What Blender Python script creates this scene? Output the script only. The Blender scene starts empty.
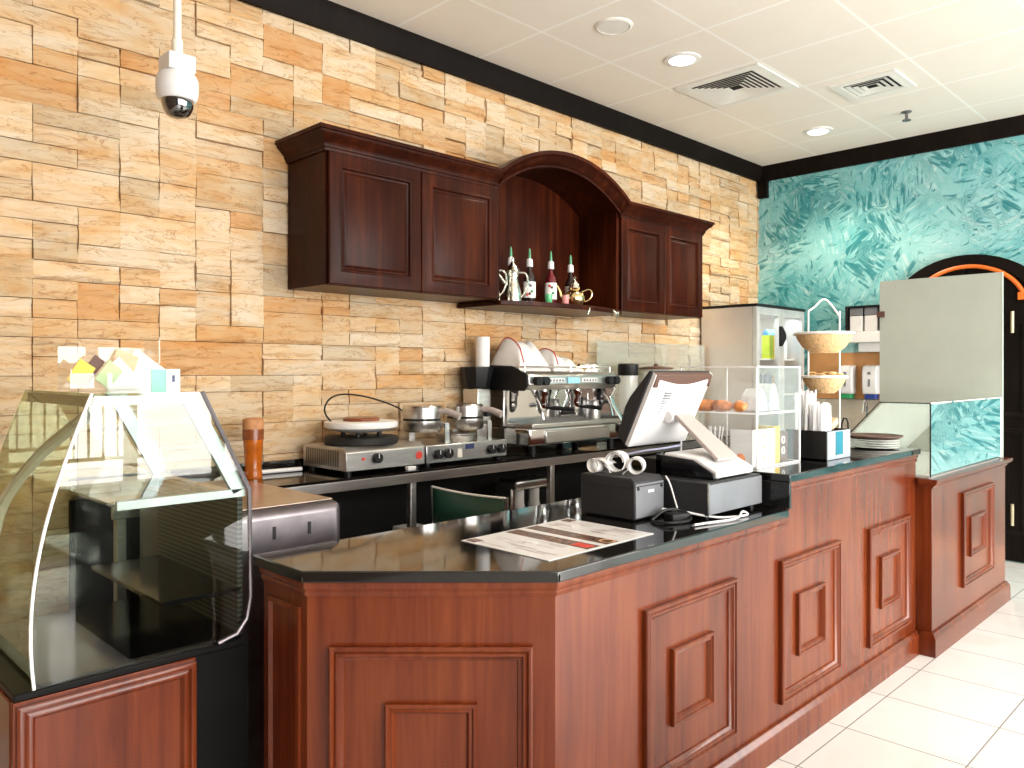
import bpy, bmesh, math, random
from mathutils import Vector, Matrix
R = math.radians
PI = math.pi
random.seed(7)
SC = bpy.context.scene
COL = SC.collection
V = Vector

# ---------------------------------------------------------------- camera
cam_d = bpy.data.cameras.new('camera')
cam = bpy.data.objects.new('camera', cam_d)
COL.objects.link(cam)
cam.location = (0, 0, 1.42)
cam.rotation_euler = (R(90), 0, R(-45))
cam_d.sensor_width = 36
cam_d.lens = 789 / 1024 * 36
cam_d.shift_y = -12 / 1024
cam_d.clip_start = 0.02
SC.camera = cam

# ---------------------------------------------------------------- light and exposure
SC.view_settings.view_transform = 'Standard'
SC.view_settings.look = 'None'
SC.view_settings.gamma = 1
SC.view_settings.use_curve_mapping = False
SC.view_settings.exposure = 0.72
SC.cycles.transparent_max_bounces = 40
wd = bpy.data.worlds.new('daylight')
SC.world = wd
wd.use_nodes = True
bg = wd.node_tree.nodes['Background']
bg.inputs[0].default_value = (1.0, 0.985, 0.96, 1)
bg.inputs[1].default_value = 2.6


def area_light(name, loc, rot, sx, sy, power, col=(1, 1, 1)):
    l = bpy.data.lights.new(name, 'AREA')
    l.shape = 'RECTANGLE'
    l.size, l.size_y = sx, sy
    l.energy = power
    l.color = col
    o = bpy.data.objects.new(name, l)
    o.location = loc
    o.rotation_euler = rot
    COL.objects.link(o)
    return o


# daylight coming through the shop front behind the photographer
area_light('shopfront_daylight', (3.0, -2.75, 1.6), (R(72), 0, 0), 7.0, 2.4, 300, (1.0, 0.97, 0.92))

# ---------------------------------------------------------------- materials
MATS = {}


def nt(name):
    m = bpy.data.materials.new(name)
    m.use_nodes = True
    t = m.node_tree
    t.nodes.clear()
    out = t.nodes.new('ShaderNodeOutputMaterial')
    MATS[name] = m
    return m, t, out


def N(t, kind, **kw):
    n = t.nodes.new(kind)
    for k, v in kw.items():
        if k in n.inputs:
            n.inputs[k].default_value = v
        else:
            setattr(n, k, v)
    return n


def coords(t, scale=(1, 1, 1), loc=(0, 0, 0), rot=(0, 0, 0)):
    tc = N(t, 'ShaderNodeTexCoord')
    mp = N(t, 'ShaderNodeMapping')
    mp.inputs['Scale'].default_value = scale
    mp.inputs['Location'].default_value = loc
    mp.inputs['Rotation'].default_value = rot
    t.links.new(tc.outputs['Object'], mp.inputs['Vector'])
    return mp.outputs['Vector']


def ramp(t, fac, stops):
    r = N(t, 'ShaderNodeValToRGB')
    e = r.color_ramp.elements
    while len(e) < len(stops):
        e.new(0.5)
    for i, (p, c) in enumerate(stops):
        e[i].position = p
        e[i].color = (*c, 1)
    t.links.new(fac, r.inputs['Fac'])
    return r.outputs['Color']


def mat(name, col, rough=0.5, metal=0.0, var=0.12, scale=8, stretch=(1, 1, 1), bump=0.0, coat=0.0, spec=0.5, sub=None, emit=0, alpha=1, trans=0):
    """principled surface with a gentle procedural variation of colour and roughness"""
    m, t, out = nt(name)
    p = N(t, 'ShaderNodeBsdfPrincipled')
    v = coords(t, tuple(scale * s for s in stretch))
    n = N(t, 'ShaderNodeTexNoise', Scale=1.0, Detail=5.0, Roughness=0.6)
    t.links.new(v, n.inputs['Vector'])
    lo = tuple(max(0, c * (1 - var)) for c in col)
    hi = tuple(min(1, c * (1 + var)) for c in col)
    c = ramp(t, n.outputs['Fac'], [(0.3, lo), (0.7, hi)])
    t.links.new(c, p.inputs['Base Color'])
    p.inputs['Roughness'].default_value = rough
    p.inputs['Metallic'].default_value = metal
    p.inputs['Coat Weight'].default_value = coat
    p.inputs['Coat Roughness'].default_value = 0.12
    p.inputs['Specular IOR Level'].default_value = spec
    p.inputs['Transmission Weight'].default_value = trans
    p.inputs['Alpha'].default_value = alpha
    if emit:
        p.inputs['Emission Color'].default_value = (*col, 1)
        p.inputs['Emission Strength'].default_value = emit
    if bump:
        b = N(t, 'ShaderNodeBump', Strength=bump, Distance=0.01)
        t.links.new(n.outputs['Fac'], b.inputs['Height'])
        t.links.new(b.outputs['Normal'], p.inputs['Normal'])
    t.links.new(p.outputs[0], out.inputs[0])
    return m


def wood(name, dark, mid, light, rough=0.32, coat=0.35, spec=0.3):
    m, t, out = nt(name)
    p = N(t, 'ShaderNodeBsdfPrincipled', Roughness=rough)
    p.inputs['Specular IOR Level'].default_value = spec
    p.inputs['Coat Weight'].default_value = coat
    p.inputs['Coat Roughness'].default_value = 0.18
    v = coords(t, (26, 26, 1.6))
    n = N(t, 'ShaderNodeTexNoise', Scale=1.0, Detail=7.0, Roughness=0.62, Distortion=0.4)
    t.links.new(v, n.inputs['Vector'])
    v2 = coords(t, (2.2, 2.2, 1.4))
    n2 = N(t, 'ShaderNodeTexNoise', Scale=1.0, Detail=3.0)
    t.links.new(v2, n2.inputs['Vector'])
    a = N(t, 'ShaderNodeMath', operation='MULTIPLY_ADD')
    a.inputs[1].default_value = 0.5
    a.inputs[2].default_value = 0.0
    t.links.new(n2.outputs['Fac'], a.inputs[0])
    b = N(t, 'ShaderNodeMath', operation='MULTIPLY_ADD')
    b.inputs[1].default_value = 0.5
    t.links.new(n.outputs['Fac'], b.inputs[0])
    t.links.new(a.outputs[0], b.inputs[2])
    c = ramp(t, b.outputs[0], [(0.32, dark), (0.5, mid), (0.68, light)])
    t.links.new(c, p.inputs['Base Color'])
    bp = N(t, 'ShaderNodeBump', Strength=0.06, Distance=0.004)
    t.links.new(n.outputs['Fac'], bp.inputs['Height'])
    t.links.new(bp.outputs[0], p.inputs['Normal'])
    t.links.new(p.outputs[0], out.inputs[0])
    return m


def glass(name, tint=(1, 1, 1), gain=1.0, rough=0.0, ior=1.5, haze=0.0, hazecol=(0.8, 0.85, 0.82)):
    """clear pane: Fresnel reflection over a tinted see-through"""
    m, t, out = nt(name)
    tr = N(t, 'ShaderNodeBsdfTransparent', Color=(*tint, 1))
    gl = N(t, 'ShaderNodeBsdfGlossy', Roughness=rough)
    gl.inputs['Color'].default_value = (1, 1, 1, 1)
    fr = N(t, 'ShaderNodeFresnel', IOR=ior)
    g = N(t, 'ShaderNodeMath', operation='MULTIPLY')
    g.use_clamp = True
    g.inputs[1].default_value = gain
    geo = N(t, 'ShaderNodeNewGeometry')      # one reflecting surface per pane, no false total reflection inside
    inv = N(t, 'ShaderNodeMath', operation='SUBTRACT')
    inv.inputs[0].default_value = 1.0
    t.links.new(geo.outputs['Backfacing'], inv.inputs[1])
    ff = N(t, 'ShaderNodeMath', operation='MULTIPLY')
    t.links.new(fr.outputs[0], ff.inputs[0])
    t.links.new(inv.outputs[0], ff.inputs[1])
    t.links.new(ff.outputs[0], g.inputs[0])
    base = tr.outputs[0]
    if haze:
        df = N(t, 'ShaderNodeBsdfDiffuse')
        v = coords(t, (3, 3, 3))
        n = N(t, 'ShaderNodeTexNoise', Scale=1.0, Detail=3.0)
        t.links.new(v, n.inputs['Vector'])
        c = ramp(t, n.outputs['Fac'], [(0.3, tuple(x * 0.94 for x in hazecol)), (0.7, hazecol)])
        t.links.new(c, df.inputs['Color'])
        hm = N(t, 'ShaderNodeMixShader', Fac=haze)
        t.links.new(tr.outputs[0], hm.inputs[1])
        t.links.new(df.outputs[0], hm.inputs[2])
        base = hm.outputs[0]
    mx = N(t, 'ShaderNodeMixShader')
    t.links.new(g.outputs[0], mx.inputs['Fac'])
    t.links.new(base, mx.inputs[1])
    t.links.new(gl.outputs[0], mx.inputs[2])
    t.links.new(mx.outputs[0], out.inputs[0])
    return m


def stone_mat():
    m, t, out = nt('ledge_stone')
    p = N(t, 'ShaderNodeBsdfPrincipled', Roughness=0.85)
    p.inputs['Specular IOR Level'].default_value = 0.2
    at = N(t, 'ShaderNodeAttribute', attribute_name='tone')
    c1 = ramp(t, at.outputs['Fac'], [(0.0, (0.0744, 0.0418, 0.0260)), (0.06, (0.5580, 0.3441, 0.1767)), (0.20, (0.5766, 0.3906, 0.2185)),
                                     (0.38, (0.6138, 0.4650, 0.3023)), (0.55, (0.5115, 0.4232, 0.3069)), (0.75, (0.6324, 0.5115, 0.3720)), (1.0, (0.6696, 0.5766, 0.4464))])
    v = coords(t, (5, 5, 26))
    n = N(t, 'ShaderNodeTexNoise', Scale=1.0, Detail=6.0, Roughness=0.65, Distortion=0.6)
    t.links.new(v, n.inputs['Vector'])
    c2 = ramp(t, n.outputs['Fac'], [(0.28, (0.60, 0.40, 0.26)), (0.40, (0.95, 0.86, 0.74)), (0.55, (1.0, 1.0, 1.0)), (0.7, (1.0, 0.98, 0.95))])
    mx = N(t, 'ShaderNodeMix', data_type='RGBA', blend_type='MULTIPLY')
    mx.inputs['Factor'].default_value = 0.75
    t.links.new(c1, mx.inputs['A'])
    t.links.new(c2, mx.inputs['B'])
    v3 = coords(t, (3, 3, 9))
    n3 = N(t, 'ShaderNodeTexNoise', Scale=1.0, Detail=4.0, Distortion=0.8)
    t.links.new(v3, n3.inputs['Vector'])
    c3 = ramp(t, n3.outputs['Fac'], [(0.35, (1.0, 0.86, 0.68)), (0.6, (1, 1, 1))])
    mx2 = N(t, 'ShaderNodeMix', data_type='RGBA', blend_type='MULTIPLY')
    mx2.inputs['Factor'].default_value = 0.8
    t.links.new(mx.outputs['Result'], mx2.inputs['A'])
    t.links.new(c3, mx2.inputs['B'])
    t.links.new(mx2.outputs['Result'], p.inputs['Base Color'])
    # thin split lines along the bedding
    v4 = coords(t, (4.5, 4.5, 20))
    n4 = N(t, 'ShaderNodeTexNoise', Scale=1.0, Detail=5.0, Roughness=0.55, Distortion=0.9)
    t.links.new(v4, n4.inputs['Vector'])
    c4 = ramp(t, n4.outputs['Fac'], [(0.0, (1, 1, 1)), (0.468, (1, 1, 1)), (0.480, (0.50, 0.33, 0.20)), (0.488, (0.90, 0.82, 0.72)), (0.51, (1, 1, 1))])
    mx4 = N(t, 'ShaderNodeMix', data_type='RGBA', blend_type='MULTIPLY')
    mx4.inputs['Factor'].default_value = 0.75
    t.links.new(mx2.outputs['Result'], mx4.inputs['A'])
    t.links.new(c4, mx4.inputs['B'])
    v5 = coords(t, (2.4, 2.4, 7))
    n5 = N(t, 'ShaderNodeTexNoise', Scale=1.0, Detail=3.0, Distortion=1.0)
    t.links.new(v5, n5.inputs['Vector'])
    c5 = ramp(t, n5.outputs['Fac'], [(0.36, (0.97, 0.81, 0.60)), (0.5, (1, 0.97, 0.93)), (0.66, (1, 1, 1))])
    mx5 = N(t, 'ShaderNodeMix', data_type='RGBA', blend_type='MULTIPLY')
    mx5.inputs['Factor'].default_value = 0.8
    t.links.new(mx4.outputs['Result'], mx5.inputs['A'])
    t.links.new(c5, mx5.inputs['B'])
    t.links.new(mx5.outputs['Result'], p.inputs['Base Color'])
    b = N(t, 'ShaderNodeBump', Strength=0.7, Distance=0.012)
    t.links.new(n.outputs['Fac'], b.inputs['Height'])
    t.links.new(b.outputs[0], p.inputs['Normal'])
    t.links.new(p.outputs[0], out.inputs[0])
    return m


def teal_mat():
    m, t, out = nt('teal_brushed_plaster')
    p = N(t, 'ShaderNodeBsdfPrincipled', Roughness=0.45)
    p.inputs['Specular IOR Level'].default_value = 0.3
    v = coords(t, (1, 1, 1))

    def strokes(cell, scl, warp, detail, loc):
        vl = coords(t, (1, 1, 1), loc)
        wn = N(t, 'ShaderNodeTexNoise', Scale=3.0, Detail=2.0)
        t.links.new(vl, wn.inputs['Vector'])
        ad = N(t, 'ShaderNodeMix', data_type='RGBA', blend_type='ADD')
        ad.inputs['Factor'].default_value = warp
        t.links.new(vl, ad.inputs['A'])
        t.links.new(wn.outputs['Color'], ad.inputs['B'])
        vo = N(t, 'ShaderNodeTexVoronoi', Scale=cell, feature='SMOOTH_F1')
        vo.inputs['Smoothness'].default_value = 0.25
        t.links.new(ad.outputs['Result'], vo.inputs['Vector'])
        sep = N(t, 'ShaderNodeSeparateColor')
        t.links.new(vo.outputs['Color'], sep.inputs[0])
        ang = N(t, 'ShaderNodeMath', operation='MULTIPLY')
        ang.inputs[1].default_value = PI
        t.links.new(sep.outputs[0], ang.inputs[0])
        vr = N(t, 'ShaderNodeVectorRotate', rotation_type='AXIS_ANGLE')
        vr.inputs['Axis'].default_value = (1, 0, 0)
        t.links.new(vl, vr.inputs['Vector'])
        t.links.new(ang.outputs[0], vr.inputs['Angle'])
        mp = N(t, 'ShaderNodeMapping')
        mp.inputs['Scale'].default_value = scl
        t.links.new(vr.outputs[0], mp.inputs['Vector'])
        br = N(t, 'ShaderNodeTexNoise', Scale=1.0, Detail=detail, Roughness=0.6, Distortion=0.7)
        t.links.new(mp.outputs[0], br.inputs['Vector'])
        return br.outputs['Fac']
    s1 = strokes(4.0, (6, 26, 6), 0.5, 4.0, (0, 0, 0))
    s2 = strokes(3.0, (5, 40, 5), 0.7, 3.0, (3.1, 7.7, 2.3))
    big = N(t, 'ShaderNodeTexNoise', Scale=1.3, Detail=4.0, Roughness=0.6)
    t.links.new(v, big.inputs['Vector'])
    base = ramp(t, big.outputs['Fac'], [(0.36, (0.10, 0.40, 0.43)), (0.52, (0.22, 0.53, 0.55)), (0.68, (0.36, 0.63, 0.64))])
    # pale streaks
    k2 = ramp(t, s2, [(0.50, (0, 0, 0)), (0.68, (0.75, 0.75, 0.75))])
    m1 = N(t, 'ShaderNodeMix', data_type='RGBA')
    m1.inputs['B'].default_value = (0.52, 0.70, 0.69, 1)
    t.links.new(k2, m1.inputs['Factor'])
    t.links.new(base, m1.inputs['A'])
    # deep brush marks, thicker in some patches
    pt = N(t, 'ShaderNodeTexNoise', Scale=2.0, Detail=2.0)
    t.links.new(coords(t, (1, 1, 1), (5, 1, 9)), pt.inputs['Vector'])
    pa = N(t, 'ShaderNodeMath', operation='MULTIPLY_ADD')
    pa.inputs[1].default_value = 0.55
    t.links.new(pt.outputs['Fac'], pa.inputs[0])
    t.links.new(s1, pa.inputs[2])
    k1 = ramp(t, pa.outputs[0], [(0.78, (0, 0, 0)), (0.86, (0.8, 0.8, 0.8)), (1.0, (1, 1, 1))])
    m2 = N(t, 'ShaderNodeMix', data_type='RGBA')
    m2.inputs['B'].default_value = (0.012, 0.19, 0.22, 1)
    t.links.new(k1, m2.inputs['Factor'])
    t.links.new(m1.outputs['Result'], m2.inputs['A'])
    t.links.new(m2.outputs['Result'], p.inputs['Base Color'])
    b = N(t, 'ShaderNodeBump', Strength=0.2, Distance=0.005)
    t.links.new(s1, b.inputs['Height'])
    t.links.new(b.outputs[0], p.inputs['Normal'])
    t.links.new(p.outputs[0], out.inputs[0])
    return m


def tile_mat(name, bw, bh, off, c1, c2, joint, mortar, rough, veins=None, bump=0.2):
    m, t, out = nt(name)
    p = N(t, 'ShaderNodeBsdfPrincipled', Roughness=rough)
    v = coords(t, (1, 1, 1), (-off[0], -off[1], 0))
    br = N(t, 'ShaderNodeTexBrick', offset=0.0, squash=1.0)
    br.inputs['Scale'].default_value = 1.0
    br.inputs['Mortar Size'].default_value = mortar
    br.inputs['Mortar Smooth'].default_value = 0.1
    br.inputs['Brick Width'].default_value = bw
    br.inputs['Row Height'].default_value = bh
    br.inputs['Color1'].default_value = (*c1, 1)
    br.inputs['Color2'].default_value = (*c2, 1)
    br.inputs['Mortar'].default_value = (*joint, 1)
    t.links.new(v, br.inputs['Vector'])
    n = N(t, 'ShaderNodeTexNoise', Scale=2.5, Detail=6.0, Distortion=1.2)
    t.links.new(v, n.inputs['Vector'])
    vc = ramp(t, n.outputs['Fac'], [(0.3, veins or (0.93, 0.92, 0.9)), (0.55, (1, 1, 1))])
    mx = N(t, 'ShaderNodeMix', data_type='RGBA', blend_type='MULTIPLY')
    mx.inputs['Factor'].default_value = 1.0
    t.links.new(br.outputs['Color'], mx.inputs['A'])
    t.links.new(vc, mx.inputs['B'])
    t.links.new(mx.outputs['Result'], p.inputs['Base Color'])
    b = N(t, 'ShaderNodeBump', Strength=bump, Distance=0.004)
    b.invert = True
    t.links.new(br.outputs['Fac'], b.inputs['Height'])
    t.links.new(b.outputs[0], p.inputs['Normal'])
    t.links.new(p.outputs[0], out.inputs[0])
    return m


def striped(name, axis, period, duty, c1, c2, rough=0.5, metal=0.0, phase=0.0):
    """a hard stripe / slot pattern along one axis"""
    m, t, out = nt(name)
    p = N(t, 'ShaderNodeBsdfPrincipled', Roughness=rough, Metallic=metal)
    tc = N(t, 'ShaderNodeTexCoord')
    sx = N(t, 'ShaderNodeSeparateXYZ')
    t.links.new(tc.outputs['Object'], sx.inputs[0])
    a = N(t, 'ShaderNodeMath', operation='ADD')
    a.inputs[1].default_value = 50 * period + phase
    t.links.new(sx.outputs[axis], a.inputs[0])
    md = N(t, 'ShaderNodeMath', operation='MODULO')
    md.inputs[1].default_value = period
    t.links.new(a.outputs[0], md.inputs[0])
    lt = N(t, 'ShaderNodeMath', operation='LESS_THAN')
    lt.inputs[1].default_value = period * duty
    t.links.new(md.outputs[0], lt.inputs[0])
    mx = N(t, 'ShaderNodeMix', data_type='RGBA')
    mx.inputs['A'].default_value = (*c1, 1)
    mx.inputs['B'].default_value = (*c2, 1)
    t.links.new(lt.outputs[0], mx.inputs['Factor'])
    t.links.new(mx.outputs['Result'], p.inputs['Base Color'])
    t.links.new(p.outputs[0], out.inputs[0])
    return m


stone = stone_mat()
teal = teal_mat()
mahog = wood('mahogany_counter', (0.065, 0.0085, 0.0022), (0.140, 0.0250, 0.0058), (0.22, 0.050, 0.0120), rough=0.24, coat=0.0, spec=0.45)
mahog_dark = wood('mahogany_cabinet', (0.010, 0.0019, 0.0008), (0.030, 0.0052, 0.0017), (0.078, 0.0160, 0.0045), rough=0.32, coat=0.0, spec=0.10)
espresso = wood('black_brown_wood', (0.005, 0.0035, 0.003), (0.008, 0.0055, 0.0045), (0.013, 0.009, 0.007), rough=0.5, coat=0.0, spec=0.06)
granite = mat('black_granite', (0.006, 0.0055, 0.005), rough=0.06, var=0.5, scale=160, spec=0.75)
granite_edge = mat('granite_edge', (0.012, 0.013, 0.013), rough=0.15, var=0.4, scale=120)
floor_m = tile_mat('white_marble_tile', 0.432, 0.432, (0.146, 0.419), (0.82, 0.81, 0.79), (0.85, 0.84, 0.82), (0.30, 0.29, 0.28), 0.0028, 0.12)
ceil_m = tile_mat('ceiling_tile', 0.615, 0.66, (0.16, 0.36), (0.86, 0.79, 0.71), (0.85, 0.78, 0.70), (0.95, 0.92, 0.88), 0.009, 0.6, veins=(0.98, 0.97, 0.96), bump=0.0)
cream = mat('cream_paint', (0.72, 0.64, 0.52), rough=0.7, var=0.04, scale=3)
steel = mat('brushed_steel', (0.60, 0.585, 0.56), rough=0.28, metal=1.0, var=0.14, scale=14, stretch=(0.4, 0.4, 6))
steel_h = mat('satin_steel', (0.50, 0.48, 0.46), rough=0.4, metal=1.0, var=0.15, scale=9, stretch=(1, 1, 5))
steel_dk = mat('dark_steel', (0.17, 0.15, 0.16), rough=0.35, metal=0.9, var=0.25, scale=8)
chrome = mat('chrome', (0.82, 0.82, 0.82), rough=0.06, metal=1.0, var=0.03)
gold = mat('gold_silver_plate', (0.86, 0.68, 0.36), rough=0.15, metal=1.0, var=0.2, scale=50)
silver = mat('engraved_silver', (0.80, 0.77, 0.68), rough=0.18, metal=1.0, var=0.3, scale=60, bump=0.2)
black = mat('black_plastic', (0.010, 0.010, 0.011), rough=0.42, var=0.2, spec=0.25)
black_gl = mat('glossy_black', (0.005, 0.005, 0.006), rough=0.14, var=0.2, spec=0.4)
black_sat = mat('satin_black', (0.005, 0.005, 0.005), rough=0.4, var=0.2, spec=0.12)
black_mt = mat('matt_black', (0.006, 0.006, 0.006), rough=0.7, var=0.2, spec=0.25)
iron = mat('cast_iron', (0.018, 0.017, 0.016), rough=0.55, var=0.3, scale=60, bump=0.15, spec=0.25)
char = mat('charcoal_plastic', (0.028, 0.028, 0.031), rough=0.45, var=0.12, scale=90, spec=0.25)
grey_pl = mat('grey_plastic', (0.16, 0.165, 0.18), rough=0.4, var=0.1)
white_pl = mat('white_plastic', (0.72, 0.71, 0.71), rough=0.35, var=0.03)
ivory = mat('ivory_plastic', (0.82, 0.78, 0.68), rough=0.4, var=0.03)
warm_gr = mat('warm_grey_plastic', (0.44, 0.375, 0.35), rough=0.4, var=0.05)
paper = mat('white_paper', (0.86, 0.85, 0.83), rough=0.75, var=0.03)
porcel = mat('white_porcelain', (0.84, 0.82, 0.78), rough=0.15, var=0.03, coat=0.4)
white_mt = mat('white_enamel', (0.82, 0.81, 0.79), rough=0.3, var=0.03)
towel_m = mat('white_terry', (0.82, 0.78, 0.74), rough=0.95, var=0.06, scale=160, bump=0.3)
red_cl = mat('red_stripe_cloth', (0.55, 0.06, 0.06), rough=0.9)
green_cl = mat('green_canvas', (0.008, 0.060, 0.036), rough=0.5, var=0.2, scale=60)
green = mat('green_plastic', (0.02, 0.28, 0.10), rough=0.35)
blue = mat('blue_plastic', (0.015, 0.04, 0.24), rough=0.35)
teal_st = mat('teal_sticker', (0.01, 0.17, 0.24), rough=0.4)
navy = mat('navy_packet', (0.02, 0.03, 0.12), rough=0.4)
mint = mat('mint_card', (0.25, 0.62, 0.47), rough=0.6)
orange = mat('orange_paint', (0.80, 0.16, 0.02), rough=0.4, var=0.1)
kraft = mat('kraft_board', (0.52, 0.25, 0.09), rough=0.7, var=0.08)
kraft_lt = mat('kraft_paper', (0.70, 0.48, 0.30), rough=0.7)
brown = mat('dark_brown_board', (0.10, 0.045, 0.03), rough=0.5)
yellow = mat('yellow_board', (0.85, 0.58, 0.06), rough=0.5)
lime = mat('lime_carton', (0.60, 0.72, 0.06), rough=0.5)
skyblue = mat('sky_blue_carton', (0.12, 0.35, 0.70), rough=0.5)
red = mat('red_ink', (0.62, 0.05, 0.03), rough=0.5)
pink = mat('pink_glass', (0.75, 0.30, 0.28), rough=0.3)
crust = mat('pastry_crust', (0.72, 0.25, 0.06), rough=0.55, var=0.4, scale=30, bump=0.5)
wicker = mat('woven_cane', (0.80, 0.52, 0.26), rough=0.7, var=0.25, scale=70, bump=0.5)
amber = mat('amber_glass', (0.42, 0.10, 0.008), rough=0.12, var=0.25, scale=20, coat=0.5)
amber_dk = mat('dark_amber', (0.22, 0.06, 0.02), rough=0.2, var=0.3, scale=30)
foam = mat('amber_foam', (0.48, 0.22, 0.09), rough=0.7, var=0.2, scale=40)
syrup = mat('dark_syrup_bottle', (0.02, 0.012, 0.012), rough=0.1, coat=0.5)
syrup_red = mat('red_syrup_bottle', (0.12, 0.006, 0.012), rough=0.1, coat=0.5)
milky_gl = glass('milky_acrylic', (0.95, 0.96, 0.95), gain=1.5, haze=0.45, hazecol=(0.86, 0.86, 0.82))
clear_gl = glass('clear_glass', (0.97, 0.985, 0.98))
case_gl = glass('case_glass', (0.90, 0.93, 0.89), gain=1.35)
bent_gl = glass('bent_case_glass', (0.78, 0.80, 0.68), gain=0.45)
acryl = glass('acrylic', (0.985, 0.99, 0.99), gain=1.2, haze=0.05, hazecol=(0.95, 0.95, 0.95))
edge_ac = mat('acrylic_edge', (0.90, 0.90, 0.90), rough=0.2, var=0.02)
smoked = glass('smoked_dome', (0.16, 0.16, 0.17), gain=4)
mirror_gl = glass('coated_glass', (0.85, 0.91, 0.90), gain=3.6)
side_gl = glass('side_glass', (0.92, 0.94, 0.90), gain=1.0, haze=0.18, hazecol=(0.85, 0.86, 0.80))
guard_gl = glass('splash_glass', (0.93, 0.96, 0.94), gain=1.2, haze=0.22, hazecol=(0.80, 0.84, 0.78))
frost = mat('frosted_glass', (0.40, 0.43, 0.38), rough=0.5, var=0.05, scale=4)
frost_edge = mat('glass_edge', (0.62, 0.70, 0.64), rough=0.2)
lamp_m = mat('lamp_lens', (1.0, 0.93, 0.80), rough=0.5, emit=14, var=0)
vent_m = mat('vent_enamel', (0.80, 0.78, 0.73), rough=0.45, var=0.02)
slots = striped('slotted_steel', 2, 0.014, 0.5, (0.10, 0.10, 0.09), (0.01, 0.01, 0.01), 0.4)
vents_side = striped('side_louvres', 1, 0.02, 0.4, (0.30, 0.27, 0.23), (0.08, 0.07, 0.06), 0.35, 0.7)
sticks_m = mat('straw_paper', (0.86, 0.85, 0.86), rough=0.7, var=0.04)

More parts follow.
